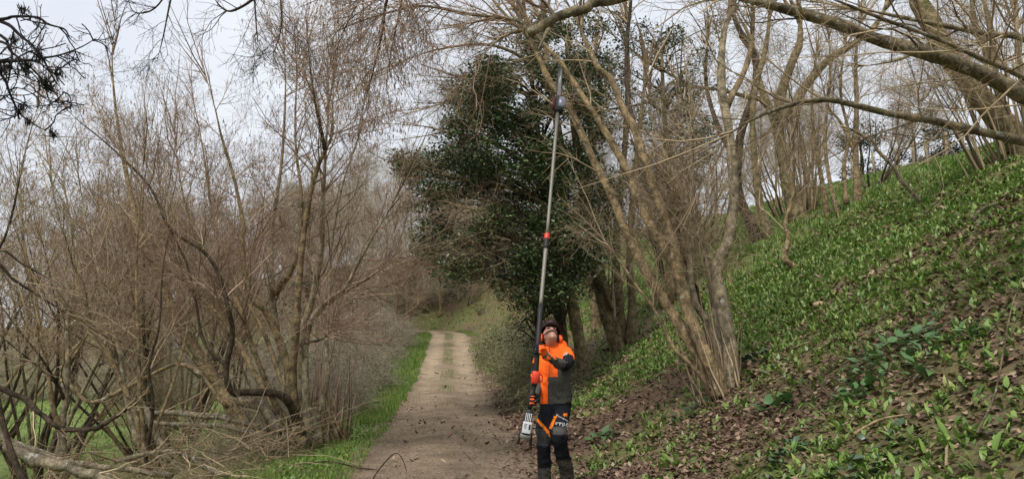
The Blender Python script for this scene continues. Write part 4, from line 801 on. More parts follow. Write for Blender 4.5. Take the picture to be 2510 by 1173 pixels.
for u, v, r in ((975, 385, .28), (1000, 410, .3), (1050, 470, .35), (1070, 540, .4), (1040, 600, .35), (1090, 640, .35), (1110, 672, .25), (1150, 640, .3), (1200, 610, .35), (1045, 400, .3), (1130, 300, .35), (1120, 250, .3), (1035, 560, .3), (1050, 620, .3), (1075, 655, .28), (1015, 440, .3), (985, 400, .25), (1015, 505, .25), (1180, 560, .35), (1130, 590, .35), (1100, 510, .35), (1260, 730, .35), (1300, 700, .4), (1340, 760, .3), (1290, 640, .4), (1350, 680, .4), (1230, 690, .3)):
    cl_.append((P(u, v, 14.6+random.uniform(-.6, .6)), r))
hx, hy = 1.15, 16.0
holly('dense dark green holly leaning out over the track behind the worker', np.array([hx, hy, gz1(hx, hy)]), P(1290, 60, 15.9), cl_, 350, (.055, .095))
cl2 = []
for k in range(72):
    u, v = random.uniform(1470, 1760), random.uniform(60, 480)
    cl2.append((P(u, v, 18.5+random.uniform(-1.5, 1.5)), random.uniform(.25, .45)))
hx, hy = P(1640, 700, 18.5)[0], 18.5
holly('sparser holly seen between the leaning hazel stems', np.array([hx, hy, gz1(hx, hy)]), P(1620, 40, 18.5), cl2, 200, (.055, .095))
# understorey evergreen below the holly
cl3 = [(P(random.uniform(1250, 1400), random.uniform(740, 860), 15.2+random.uniform(-1, 1)), random.uniform(.2, .35)) for k in range(26)]
hx, hy = P(1330, 880, 15.0)[0], 15.0
holly('low ivy bush on the bank below the big holly', np.array([hx, hy, gz1(hx, hy)]), P(1320, 740, 15), cl3, 260, (.03, .055), 'ivy', 'ivy_bush', 'ivy')
# ---- scrub woodland further up the bank
gw = 'bare scrub trees up the bank'
up = [(4.3, 19.5, 'h2', .8), (5.6, 23.5, 'h0', .85), (3.3, 25.5, 'h2', .95), (7.4, 27, 'h1', .9), (9.6, 25.5, 'h2', .8), (6.2, 31, 't2', .7), (10.5, 31, 't1', .62), (12.8, 35, 't2', .62), (2.6, 32, 't1', .8), (15, 40, 't0', .6),
      (8.6, 37, 't0', .75), (4.8, 40, 't2', .8), (18.5, 43, 't2', .55), (22, 41, 't1', .5), (25.5, 44, 't0', .5), (28, 39, 't2', .5), (1.8, 44, 't0', .8), (13, 46, 't1', .7), (.2, 37, 't2', .75), (11, 22, 'h0', .7), (31, 46, 't1', .5), (20.5, 50, 't1', .6)]
pr = {'h0': HZ[0], 'h1': HZ[1], 'h2': HZ[2], 't0': WT[0], 't1': WT[1], 't2': WT[2]}
for x, y, k, s in up: place(pr[k], x, y, rng.uniform(0, 6.28), s, 'bare twiggy tree crowding the bank behind the leaning hazel' if x < 8 else 'bare twiggy tree along the skyline of the green slope', gw if x < 8 else 'bare trees on the skyline')
for (u, v, k, s, lb) in ((1080, 776, 't1', .75, 'slim tree standing at the front of the far green bank'), (1124, 740, 't0', .8, 'tree higher on the far green bank, right of the slim one'), (1010, 770, 't2', .7, 'low spreading tree left of the far green bank')):
    p = hit(u, v); place(pr[k], p[0], p[1], rng.uniform(0, 6.28), s, lb, 'trees on the far bank')
for (u, v, k, s, lb) in ((1042, 768, 'h2', .42, 'small bare bush at the left foot of the far bank'), (1150, 748, 'h0', .5, 'bare bush on the far bank below the holly tips'), (1178, 772, 'h1', .42, 'small bare bush at the right foot of the far bank'), (1105, 728, 'h2', .5, 'bare bush at the top of the far bank between two trees'), (1062, 742, 't1', .6, 'slender tree at the left shoulder of the far bank'), (1165, 722, 't0', .6, 'slender tree at the right shoulder of the far bank')):
    p = hit(u, v); place(pr[k], p[0], p[1], rng.uniform(0, 6.28), s, lb, 'bushes on the far bank')
# ---- fence on the ridge
def fence_post(x, y, label, k):
    g = gz1(x, y); o = np.array([x, y, g]); h = rng.uniform(1.15, 1.35); w_ = .055
    V = []; 
    for zz, ww in ((-.1, 1), (h*.5, .97), (h-.05, .96), (h, .8)): V += [(sx*w_*ww, sy*w_*ww, zz) for sx, sy in ((-1, -1), (1, -1), (1, 1), (-1, 1))]
    Fc = [[4*i+j, 4*i+(j+1) % 4, 4*i+4+(j+1) % 4, 4*i+4+j] for i in range(3) for j in range(4)]+[[12, 13, 14, 15]]
    ob = link('fence_post', mesh_np('fence_post', np.array(V), np.array(Fc), False, [M['hazel_pale']]), None, o)
    ob.rotation_euler = (rng.normal()*.05, rng.normal()*.06, rng.uniform(0, 1.5)); tag(ob, label, 'fence post', 'fence posts on the ridge'); return o+np.array([0, 0, h])
tops = []
for k, (u, dd) in enumerate(((2394, 30.5), (2344, 31.5), (2298, 30), (2262, 33.5), (2220, 34.5), (2162, 37), (2106, 39))):
    x = (u-CU)/F*dd; ords = ['rightmost fence post on the ridge', 'second fence post from the right on the ridge', 'tall pale fence post third from the right on the ridge', 'middle fence post of the ridge fence', 'third fence post from the left on the ridge', 'second fence post from the left on the ridge', 'leftmost fence post on the ridge']
    tops.append(fence_post(x, dd, ords[k], k))
root = thing('fence_wire', 'thin wires strung along the ridge between the fence posts', 'wire', tops[0])
for zz in (-.1, -.45, -.8):
    W = np.array([t+np.array([0, .07, zz]) for t in tops])-tops[0]; V, q = tubes(spline(W, 30)[None], np.full((1, 30), .006), 4); link('wire', mesh_np('wire', V, q, False, [M['hazel_dark']]), root)
# ---- dark scrub beyond the fence
def on(u, d): return (u-CU)/F*d
for (u, d, r, h, lb) in ((2128, 42, 1.3, 3.6, 'rounded dark ivy thicket beyond the fence'), (2262, 42, 1.8, 4.6, 'tall ragged ivy clad thicket beyond the fence, right of the rounded one'), (2340, 40, 1.4, 2.6, 'low dark thicket beyond the fence near the leaning trunk')):
    x = on(u, d); g = gz1(x, d); cs = []
    for k in range(26):
        a = random.uniform(0, 6.28); rr = r*math.sqrt(random.random()); z = random.uniform(.2, h)*(1-.35*(rr/r)**2); cs.append((np.array([x+math.cos(a)*rr, d+math.sin(a)*rr, g+z]), random.uniform(.35, .6)))
    holly(lb, np.array([x, d, g]), np.array([x, d, g+h]), cs, 80, (.10, .18), 'thicket', 'ivy_thicket', 'thicket')
# ivy clad trunk among the left hazels
x, y = on(742, 26), 26; g = gz1(x, y)
cs = [(np.array([x+random.uniform(-.35, .35), y+random.uniform(-.3, .3), g+random.uniform(.5, 7.5)]), random.uniform(.25, .45)) for k in range(30)]
holly('ivy clad trunk showing green behind the left hazels', np.array([x, y, g]), np.array([x+.2, y, g+9]), cs, 130, (.06, .11), 'ivy', 'ivy_clad_tree', 'tree')
# ================================================================== WORKER
def etube(rings, n=18):
    """closed loft: rings [(centre, ra, rb)] ellipses lying across the path, ra along screen x"""
    C = np.array([r[0] for r in rings]); T = norm(np.gradient(C, axis=0)); V = []
    C = np.vstack([C[0], C, C[-1]]); T = np.vstack([T[0], T, T[-1]]); ra = [1e-4]+[r[1] for r in rings]+[1e-4]; rb = [1e-4]+[r[2] for r in rings]+[1e-4]
    a = np.arange(n)*2*math.pi/n
    for k in range(len(C)):
        ref = np.array([1.0, 0, 0]) if abs(T[k][0]) < .8 else np.array([0, 0, 1.0])
        U = norm(ref-(ref@T[k])*T[k]); W = np.cross(T[k], U); V.append(C[k]+np.cos(a)[:, None]*U*ra[k]+np.sin(a)[:, None]*W*rb[k])
    m_ = len(C); j = np.arange(n); j2 = (j+1) % n
    q = np.concatenate([np.stack([i*n+j, i*n+j2, (i+1)*n+j2, (i+1)*n+j], -1) for i in range(m_-1)])
    return np.concatenate(V), q
def loft(pts, k=24):
    """pts [(u, v, d, ra_px, rb_px)] -> smoothed rings"""
    A_ = np.array([list(P(u, v, d))+[ra*d/F, rb*d/F] for u, v, d, ra, rb in pts]); S = spline(A_, k); return [(s[:3], s[3], s[4]) for s in S]
def wloft(pts, k=16):
    S = spline(np.array([list(p)+[a, b_] for p, a, b_ in pts]), k); return [(s[:3], s[3], s[4]) for s in S]
def fuse(parts, voxel, smooth=6, disp=0):
    bag = Bag()
    for r in parts: bag.add(*(r if isinstance(r, tuple) else etube(r)))
    me = bag.mesh('fuse', []); ob = bpy.data.objects.new('fuse', me); COL.objects.link(ob)
    md = ob.modifiers.new('r', 'REMESH'); md.mode = 'VOXEL'; md.voxel_size = voxel
    ms = ob.modifiers.new('s', 'SMOOTH'); ms.iterations = smooth; ms.factor = .5
    dg = bpy.context.evaluated_depsgraph_get(); dg.update(); res = bpy.data.meshes.new_from_object(ob.evaluated_get(dg))
    bpy.data.objects.remove(ob); bpy.data.meshes.remove(me)
    res.polygons.foreach_set('use_smooth', np.ones(len(res.polygons), bool)); return res
def proj(p):
    """photograph pixel of world points"""
    r = p-EYE; yc = -st*r[:, 1]+ct*r[:, 2]; dc = ct*r[:, 1]+st*r[:, 2]; return CU+F*r[:, 0]/dc, CV-F*yc/dc
def faces(me):
    n = len(me.polygons); c = np.empty(n*3, np.float32); me.polygons.foreach_get('center', c); nn = np.empty(n*3, np.float32); me.polygons.foreach_get('normal', nn); return c.reshape(-1, 3).astype(float), nn.reshape(-1, 3).astype(float)
def wrinkle(me, amp, scale):
    n = len(me.vertices); c = np.empty(n*3, np.float32); me.vertices.foreach_get('co', c); c = c.reshape(-1, 3); nn = np.empty(n*3, np.float32); me.vertices.foreach_get('normal', nn); nn = nn.reshape(-1, 3)
    h = (fbm(c[:, 0]*scale+c[:, 1]*scale*.7, c[:, 2]*scale*1.6+c[:, 0]*scale*.8, 91)-.5)*2; h = np.sign(h)*np.abs(h)**.8
    me.vertices.foreach_set('co', (c+nn*(h*amp)[:, None]).ravel().astype(np.float32)); me.update()
def setmats(me, mats, idx):
    for m_ in mats: me.materials.append(m_)
    me.polygons.foreach_set('material_index', np.asarray(idx, np.int32))
def localize(me, o): me.transform(Matrix.Translation(-Vector(o)))
M['orange'] = plain('hivis_orange_cloth', (.95, .135, .012), .75, .2, 0, .06, 30)
M['olive'] = plain('olive_grey_cloth', (.062, .062, .052), .9, .15, 0, .2, 40)
M['black'] = plain('black_cloth', (.012, .013, .017), .9, .15, 0, .3, 40)
M['charcoal'] = plain('charcoal_cloth', (.040, .040, .038), .9, .15, 0, .25, 40)
M['gaiter'] = plain('worn_brown_grey_cloth', (.065, .058, .048), .95, .1, 0, .3, 40)
M['pad'] = plain('grey_knee_pad', (.075, .072, .066), .8, .2)
M['reflect'] = plain('reflective_band', (.34, .35, .34), .5, .4)
M['bandorange'] = plain('orange_trouser_band', (.85, .20, .012), .8, .2)
M['skin'] = plain('skin', (.52, .27, .20), .55, .35, 0, .12, 25)
M['shell'] = plain('dark_helmet_shell', (.035, .016, .019), .45, .4)
M['maroon'] = plain('maroon_visor', (.10, .018, .025), .6, .3)
M['muff'] = plain('orange_ear_cup', (.92, .10, .018), .35, .5, 0, .05)
M['rubber'] = plain('black_rubber', (.012, .012, .012), .6, .4)
M['alu'] = plain('grey_pole_metal', (.20, .185, .155), .5, .4, .2, .12, 25)
M['red'] = plain('red_orange_plastic', (.62, .045, .015), .45, .4)
M['white'] = plain('light_grey_plastic', (.60, .62, .63), .45, .4)
M['steel'] = plain('dull_steel', (.30, .30, .28), .4, .5, .7)
M['tank'] = plain('smoky_oil_tank', (.20, .21, .26), .25, .6)
M['text'] = plain('white_print', (.75, .75, .74), .7, .2, 0, .03)
feet = np.array([P(1364, 1209, 7.4)[0], 7.38, 0.0]); feet[2] = gz1(feet[0], 7.38)
man = thing('person', 'worker in orange and olive jacket gazing up with a long pole saw', 'person', feet)
TOR = [(1362, 988, 7.36, 41, 27), (1361, 965, 7.36, 40, 27), (1359, 930, 7.38, 40, 28), (1358, 895, 7.42, 41, 28), (1361, 868, 7.47, 40, 24), (1362, 853, 7.5, 31, 18), (1354, 843, 7.49, 17, 14), (1351, 836, 7.47, 14, 13)]
ARM1 = [(1378, 858, 7.5, 15, 15), (1391, 866, 7.47, 15, 16), (1393, 882, 7.36, 14, 15), (1384, 894, 7.22, 14, 13), (1362, 885, 7.12, 12, 12), (1335, 868, 7.07, 9.5, 9.5)]
ARM2 = [(1343, 858, 7.5, 15, 15), (1329, 866, 7.52, 14, 15), (1319, 895, 7.54, 13, 13), (1313, 928, 7.46, 12, 12), (1316, 952, 7.3, 10.5, 10.5), (1312, 971, 7.2, 9, 9)]
LEG1 = [(1345, 985, 7.37, 20, 24), (1341, 1008, 7.34, 19, 22), (1334, 1038, 7.3, 18.5, 20), (1332.5, 1073, 7.25, 17, 18), (1334, 1110, 7.28, 16, 17), (1335, 1150, 7.32, 16.5, 17), (1335, 1190, 7.33, 15, 16)]
LEG2 = [(1378, 985, 7.38, 22, 24), (1376, 1008, 7.34, 22, 23), (1371, 1038, 7.27, 20.5, 21), (1370, 1064, 7.2, 19.5, 20), (1377, 1105, 7.28, 17.5, 18), (1387, 1150, 7.38, 17.5, 18), (1393, 1194, 7.42, 15, 16)]
PEL = [(1362, 972, 7.37, 39, 25), (1362, 985, 7.37, 40, 26), (1361, 1004, 7.36, 37, 24)]
# head: modelled upright facing -y, then tipped back
Hc = P(1349, 824, 7.46); HR = Matrix.Rotation(math.radians(12), 3, 'Z') @ Matrix.Rotation(math.radians(-52), 3, 'X') @ Matrix.Rotation(math.radians(7), 3, 'Y')
HRn = np.array(HR)
def hd(x, y, z): return Hc+HRn@np.array([x, y, z])
def ball(c, r, n=10):
    c = np.asarray(c, float); V = []
    for i in range(n+1):
        th = math.pi*i/n
        for j in range(12):
            ph = j*math.pi/6; V.append((max(math.sin(th), 1e-3)*math.cos(ph)*r[0], max(math.sin(th), 1e-3)*math.sin(ph)*r[1], math.cos(th)*r[2]))
    V = np.array(V); q = np.array([[i*12+j, i*12+(j+1) % 12, (i+1)*12+(j+1) % 12, (i+1)*12+j] for i in range(n) for j in range(12)])
    return V, q, c
def hball(c, r):
    V, q, c = ball(c, r); return ((V+c)@HRn.T+Hc, q)
head = [hball((0, .01, .03), (.075, .095, .095)), hball((0, -.03, -.045), (.058, .06, .065)), hball((0, -.062, -.085), (.03, .026, .024)), hball((0, -.098, -.012), (.013, .022, .024)), hball((0, -.088, .018), (.011, .012, .03)),
        hball((-.013, -.095, -.022), (.009, .01, .008)), hball((.013, -.095, -.022), (.009, .01, .008)), hball((0, -.085, -.052), (.026, .012, .008)), hball((0, -.083, -.064), (.022, .012, .008)), hball((-.03, -.07, .045), (.03, .016, .01)), hball((.03, -.07, .045), (.03, .016, .01)),
        hball((-.078, .012, -.005), (.012, .022, .032)), hball((.078, .012, -.005), (.012, .022, .032)), hball((-.038, -.062, -.02), (.024, .02, .025)), hball((.038, -.062, -.02), (.024, .02, .025))]
neck = wloft([(P(1354, 850, 7.5), .06, .06), (P(1351, 838, 7.48), .055, .056), (hd(0, .015, -.05), .054, .056), (hd(0, .01, 0), .055, .06)])
def dpole(v): return 7.05+max(0.0, 850-v)*.0019
def upole(v): return float(np.interp(v, [170, 280, 580, 745, 925, 975, 1045], [1374, 1366.5, 1340.5, 1325.5, 1312.5, 1305, 1291]))
def pol(v): return P(upole(v), v, dpole(v))
def hand(c, ax, palm, wrist, rp):
    """gloved hand closed round a rod: c on the rod's axis, palm = direction from rod to palm"""
    ax = norm(ax); palm = norm(palm-(palm@ax)*ax); fr = np.cross(ax, palm)
    if fr[1] > 0: fr = -fr                       # fingers close over the near side
    out = [wloft([(wrist, .030, .024), ((wrist+c+palm*(rp+.016))/2, .036, .024), (c+palm*(rp+.014), .042, .022), (c+palm*(rp*.6)+fr*(rp+.010), .040, .013)], 10)]
    for k, (o_, ln) in enumerate(((.034, .95), (.012, 1.08), (-.010, 1.0), (-.031, .8))):
        pts = []
        for j, an in enumerate(np.linspace(15, 15+185*ln, 7)):
            a = math.radians(an); rr = rp+.0105+.003*math.sin(j*1.1); pts.append((c+ax*(o_-.004*j*.4)+(palm*math.cos(a)+fr*math.sin(a))*rr, .0112-.0006*j, .0112-.0006*j))
        out.append(wloft(pts, 12))
    th = [(c+palm*(rp+.02)+ax*.03-fr*.004, .014, .014), (c+palm*(rp+.012)+ax*.052-fr*.012, .0125, .0125), (c-fr*(rp+.011)+ax*.060, .0115, .0115), (c-fr*(rp+.006)-palm*(rp*.9)+ax*.058, .0095, .0095)]
    out.append(wloft(th, 9)); return out
hA = hand(pol(856), pol(800)-pol(900), np.array([1, -.15, 0.0]), P(1334, 868, 7.07), .026)
hB = hand(pol(979), pol(950)-pol(1000), np.array([.9, .35, 0.0]), P(1313, 970, 7.2), .018)
def shrink(L, k): return [(u, v, d, a*k, b_*k) for u, v, d, a, b_ in L]
def boot(pts):
    an = P(*pts); g = gz1(an[0], an[1]); tw_ = np.array([-.12, -1, 0]); tw_ /= np.linalg.norm(tw_)
    rg = [(an+np.array([0, .02, .05]), .055, .058), (np.array([an[0], an[1]+.01, g+.14]), .056, .062), (np.array([an[0], an[1]-.0, g+.07])+tw_*.02, .052, .075), (np.array([an[0], an[1], g+.052])+tw_*.10, .05, .052), (np.array([an[0], an[1], g+.042])+tw_*.17, .045, .042)]
    sole = [(np.array([an[0], an[1], g+.016])-tw_*.09, .036, .014), (np.array([an[0], an[1], g+.016])-tw_*.03, .045, .016), (np.array([an[0], an[1], g+.016])+tw_*.1, .05, .016), (np.array([an[0], an[1], g+.016])+tw_*.19, .04, .015)]
    return wloft(rg, 14), wloft(sole, 10)
b1, s1 = boot((1335, 1185, 7.33)); b2, s2 = boot((1393, 1190, 7.42))
body = fuse([loft(shrink(TOR, .8)), loft(shrink(ARM1, .78)), loft(shrink(ARM2, .78)), loft(shrink(LEG1, .8)), loft(shrink(LEG2, .8)), loft(shrink(PEL, .85)), neck]+head+hA+hB, .008, 2)
localize(body, feet); body.materials.append(M['skin']); link('body', body, man)
# jacket
jk = fuse([loft(TOR), loft(ARM1), loft(ARM2)], .011, 5); wrinkle(jk, .013, 12); wrinkle(jk, .005, 34)
c, nn = faces(jk); u, v = proj(c)
def segd(c, pts):
    W = spline(np.array([list(P(a[0], a[1], a[2]))+[a[3]*a[2]/F] for a in pts]), 40); return (np.linalg.norm(c[:, None]-W[None, :, :3], axis=-1)/W[None, :, 3]).min(1), np.linalg.norm(c[:, None]-W[None, :, :3], axis=-1).argmin(1)
dt, _ = segd(c, TOR); d1, k1 = segd(c, ARM1); d2, k2 = segd(c, ARM2)
idx = np.where((v < 893) | ((u < 1366) & (v < 923-(1366-u)*-.0)) | ((u > 1325) & (u < 1343)), 0, 1)
idx = np.where((v > 893) & (c[:, 1] > 7.45), 1, idx)
a1 = (d1 < 1.12) & (k1 > 7); idx = np.where(a1, np.where(k1 < 13, 0, np.where(k1 < 15, 3, np.where(k1 < 27, 2, 1))), idx)
a2 = (d2 < 1.12) & (k2 > 8) & ~a1; idx = np.where(a2, np.where(k2 < 14, 0, np.where(k2 < 16, 3, np.where(k2 < 26, 2, 1))), idx)
idx = np.where((v < 850) & ~a1 & ~a2, 0, idx)
setmats(jk, [M['orange'], M['olive'], M['black'], M['reflect']], idx); localize(jk, feet); jko = link('jacket', jk, man)
def strip(name, pts, r, mat, parent, o=feet, sides=6):
    W = spline(np.array(pts), 16); V, q = tubes(np.vstack([W[0], W, W[-1]])[None], np.concatenate([[1e-4], np.full(16, r), [1e-4]])[None], sides); return link(name, mesh_np(name, V-o, q, True, [mat]), parent)
strip('zip', [P(1346, 846, 7.36), P(1349, 880, 7.255), P(1347, 905, 7.25), P(1345, 925, 7.255)], .0025, M['charcoal'], jko)
# trousers
tr_ = fuse([loft(PEL), loft(LEG1), loft(LEG2)], .011, 5); wrinkle(tr_, .013, 12); wrinkle(tr_, .005, 34)
c, nn = faces(tr_); u, v = proj(c); front = nn[:, 1] < .35
idx = np.zeros(len(c), int)
dl, kl = segd(c, LEG1); dr_, kr = segd(c, LEG2); left = dl < dr_
idx = np.where(left & (v > 1050) & (v < 1090), 1, idx); idx = np.where(left & (v > 1146), 2, idx); idx = np.where(~left & (v > 1126), 2, idx)
line1 = 1027+(u-1316)*1.02+((u-1316)/30)**2*4; idx = np.where(left & front & (np.abs(v-line1) < 5.2) & (u < 1350), 3, idx)
line2 = 1362-(v-1018)*.42; idx = np.where(~left & front & (np.abs(u-line2) < 3.6) & (v > 1018) & (v < 1050), 3, idx)
idx = np.where(~left & front & (v > 1045) & (v < 1064) & (u > 1355), 4, idx)
idx = np.where(~left & front & (np.abs(v-(1016+(u-1365)*.55)) < 1.3) & (u > 1364) & (v > 1000) & (v < 1036), 5, idx)
idx = np.where(~left & front & (u > 1381) & (u < 1391) & (v > 1012) & (v < 1019), 3, idx)
setmats(tr_, [M['black'], M['charcoal'], M['gaiter'], M['bandorange'], M['pad'], M['reflect']], idx); localize(tr_, feet); tro = link('trousers', tr_, man)
for (bt, so) in ((b1, s1), (b2, s2)):
    me = fuse([bt], .008, 3); localize(me, feet); me.materials.append(M['gaiter']); bo = link('boot', me, man)
    V, q = etube(so); link('sole', mesh_np('sole', V-feet, q, True, [M['rubber']]), bo)
for hh, nm in ((hA, 0), (hB, 1)):
    k = 1.12; me = fuse([[(p, a*k+.001, b_*k+.001) for p, a, b_ in r] for r in hh], .0045, 2); c, nn = faces(me)
    pc = pol(856) if nm == 0 else pol(979); rel = c-pc
    o_idx = np.where(((rel[:, 0] > .012) & (rel[:, 2] < .045)), 0, 1) if nm == 0 else np.where((np.sin(rel[:, 2]*190) > .2) & (rel[:, 0] < .02), 0, 1)
    setmats(me, [M['orange'], M['black']], o_idx); localize(me, feet); link('glove', me, man)
# print on the thigh
tc_ = bpy.data.curves.new('print', 'FONT'); tc_.body = 'STIHL'; tc_.size = .062; tc_.extrude = .0008; tc_.align_x = 'CENTER'
to = bpy.data.objects.new('print', tc_); COL.objects.link(to); bpy.context.view_layer.update()
tm_ = bpy.data.meshes.new_from_object(to.evaluated_get(bpy.context.evaluated_depsgraph_get())); bpy.data.objects.remove(to)
n = len(tm_.vertices); cv = np.empty(n*3, np.float32); tm_.vertices.foreach_get('co', cv); cv = cv.reshape(-1, 3).astype(float)
cc = P(1371, 1040, 7.26); rad = 21*7.26/F+.010; an = cv[:, 0]/rad+.25; sh_ = cv[:, 1]*.25
nv = np.stack([cc[0]+np.sin(an)*(rad+cv[:, 2])+sh_, cc[1]-np.cos(an)*(rad+cv[:, 2]), cc[2]+cv[:, 1]-.012-cv[:, 0]*.05], -1)-feet
tm_.vertices.foreach_set('co', nv.ravel().astype(np.float32)); tm_.update(); tm_.materials.append(M['text']); link('print', tm_, tro)
# helmet, visor, ear cups, strap
V, F_ = [], []
nr, ns = 9, 28
for i in range(nr+1):
    th = math.radians(4+i*(88-4)/nr)
    for j in range(ns):
        ph = 2*math.pi*j/ns; V.append((math.sin(th)*math.cos(ph)*.112, .012+math.sin(th)*math.sin(ph)*.135, .055+math.cos(th)*.105))
for j in range(ns):
    ph = 2*math.pi*j/ns; b_ = 1+.30*max(0, -math.sin(ph))**2+.05; V.append((math.cos(ph)*.112*(1+.06), .012+math.sin(ph)*.135*b_, .050))
for j in range(ns):
    ph = 2*math.pi*j/ns; V.append((math.cos(ph)*.104, .012+math.sin(ph)*.126, .046))
F_ = [[i*ns+j, i*ns+(j+1) % ns, (i+1)*ns+(j+1) % ns, (i+1)*ns+j] for i in range(nr+2) for j in range(ns)]
Vh = np.array(V)@HRn.T+Hc; he = link('helmet', mesh_np('helmet', Vh-feet, np.array(F_), True, [M['shell']]), man)
V = []
for i in range(7):
    z = .052+i*.008
    for j in range(15):
        ph = math.radians(-90-75+j*150/14); rr = 1.30-.035*i; V.append((math.cos(ph)*.115*rr, .012+math.sin(ph)*.137*rr, z+.006*math.cos(math.radians(-75+j*150/14))))
V = np.array(V); n1_ = len(V); Vi = V*np.array([.97, .97, 1]); q = [[i*15+j, i*15+j+1, (i+1)*15+j+1, (i+1)*15+j] for i in range(6) for j in range(14)]
q = np.array(q+[[x+n1_ for x in f[::-1]] for f in q]); link('visor', mesh_np('visor', np.vstack([V, Vi])@HRn.T+Hc-feet, q, True, [M['maroon']]), man)
for sx in (-1, 1):
    Vb, q, _ = ball((0, 0, 0), (.030, .036, .048)); Vb = np.sign(Vb)*np.abs(Vb)*np.where(np.abs(Vb) > 0, 1, 1); me = mesh_np('ear_cup', (Vb+np.array([sx*.098, .012, -.012]))@HRn.T+Hc-feet, q, True, [M['muff']]); eo = link('ear_cup', me, man)
    Vb, q, _ = ball((0, 0, 0), (.014, .040, .052)); link('cushion', mesh_np('cushion', (Vb+np.array([sx*.080, .012, -.012]))@HRn.T+Hc-feet, q, True, [M['rubber']]), eo)
    strip('headband', [hd(sx*.108, .012, .02), hd(sx*.122, .012, .06), hd(sx*.118, .012, .09)], .006, M['rubber'], eo)
strip('chin_strap', [hd(-.09, -.0, -.02), hd(-.07, -.055, -.045), hd(-.035, -.094, -.040), hd(0, -.106, -.038), hd(.035, -.094, -.040), hd(.07, -.055, -.045), hd(.09, -.0, -.02)], .0058, M['rubber'], he)
for sx in (-1, 1):
    Vb, q, _ = ball((0, 0, 0), (.012, .006, .006)); link('eye', mesh_np('eye', (Vb+np.array([sx*.031, -.083, .027]))@HRn.T+Hc-feet, q, True, [M['rubber']]), man)
# ---- pole saw
so_ = pol(1045); saw = thing('pole_saw', 'long telescopic pole saw held upright by the worker', 'pole saw', so_)
def rod(name, v0, v1, r0, r1, mat, parent, sides=14):
    vs = np.linspace(v0, v1, 9); W = np.array([pol(x) for x in vs]); R = np.linspace(r0, r1, 9)*np.array([dpole(x) for x in vs])/F
    W = np.vstack([W[0], W, W[-1]]); R = np.concatenate([[1e-4], R, [1e-4]]); V, q = tubes(W[None], R[None], sides); return link(name, mesh_np(name, V-so_, q, True, [mat]), parent)
sa = norm(pol(900)-pol(1040)); sx_ = norm(np.array([1, 0, 0])-sa[0]*sa); sy_ = np.cross(sa, sx_)
def block(name, c, sz, mat, parent, taper=1.0, fr=None, bev=.2):
    """chamfered box in the pole's frame: sz = (across, depth, along)"""
    A3, B3, C3 = fr or (sx_, sy_, sa); V = []
    for zz, k in ((-.5, 1-bev), (-.5+bev*.5, 1), (.5-bev*.5, 1*taper), (.5, (1-bev)*taper)):
        for a, b_ in ((-1, -.7), (-.7, -1), (.7, -1), (1, -.7), (1, .7), (.7, 1), (-.7, 1), (-1, .7)): V.append(c+A3*a*k*sz[0]/2+B3*b_*k*sz[1]/2+C3*zz*sz[2])
    q = [[i*8+j, i*8+(j+1) % 8, (i+1)*8+(j+1) % 8, (i+1)*8+j] for i in range(3) for j in range(8)]; q += [[0, 7, 6, 1], [1, 6, 5, 2], [2, 5, 4, 3], [24, 25, 30, 31], [25, 26, 29, 30], [26, 27, 28, 29]]
    return link(name, mesh_np(name, np.array(V)-so_, np.array(q), False, [mat]), parent)
gr = rod('grip_tube', 945, 745, 6.6, 6.2, M['rubber'], saw); rod('outer_tube', 748, 604, 4.9, 4.9, M['alu'], saw)
cl_r = rod('clamp', 608, 584, 6.8, 6.8, M['rubber'], saw); rod('clamp_ring', 586, 573, 7.2, 6.6, M['red'], cl_r); rod('inner_tube', 576, 274, 4.0, 4.2, M['alu'], saw)
# saw head and guide bar
hc = pol(258); ha = norm(pol(180)-pol(290)); hx_ = norm(np.array([1, 0, 0])-ha[0]*ha); hy_ = np.cross(ha, hx_); fr = (hx_, hy_, ha)
px = dpole(258)/F
hdp = block('saw_head', hc+hx_*2*px, (22*px, 20*px, 44*px), M['rubber'], saw, .85, fr); block('oil_tank', hc+hx_*9*px-hy_*6*px*np.sign(hy_[1])+ha*4*px, (19*px, 15*px, 33*px), M['tank'], hdp, .85, fr, .35); block('side_cover', hc-hx_*11*px+ha*4*px, (7*px, 17*px, 34*px), M['maroon'], hdp, .8, fr, .3)
bar0, bar1 = pol(234), pol(165); bw = 5*px; prof = [(-1, 0), (-1, .93), (-.6, .985), (0, 1), (.6, .985), (1, .93), (1, 0)]; V = []
for s_ in (-1, 1): V += [bar0+(bar1-bar0)*b_+hx_*a*bw+hy_*s_*.003 for a, b_ in prof]
m7 = 7; q = [[j, (j+1) % 7, 7+(j+1) % 7, 7+j] for j in range(7)]; t3 = [[0, j, j+1] for j in range(1, 6)]+[[7, 7+j+1, 7+j] for j in range(1, 6)]
gb = link('guide_bar', mesh_np('guide_bar', np.array(V)-so_, [np.array(q), np.array(t3)], False, [M['steel']]), saw)
W = spline(np.array([bar0+(bar1-bar0)*b_+hx_*a*bw*1.12 for a, b_ in prof]), 30); V, q = tubes(W[None], np.full((1, 30), .006), 5); link('chain', mesh_np('chain', V-so_, q, False, [M['rubber']]), gb)
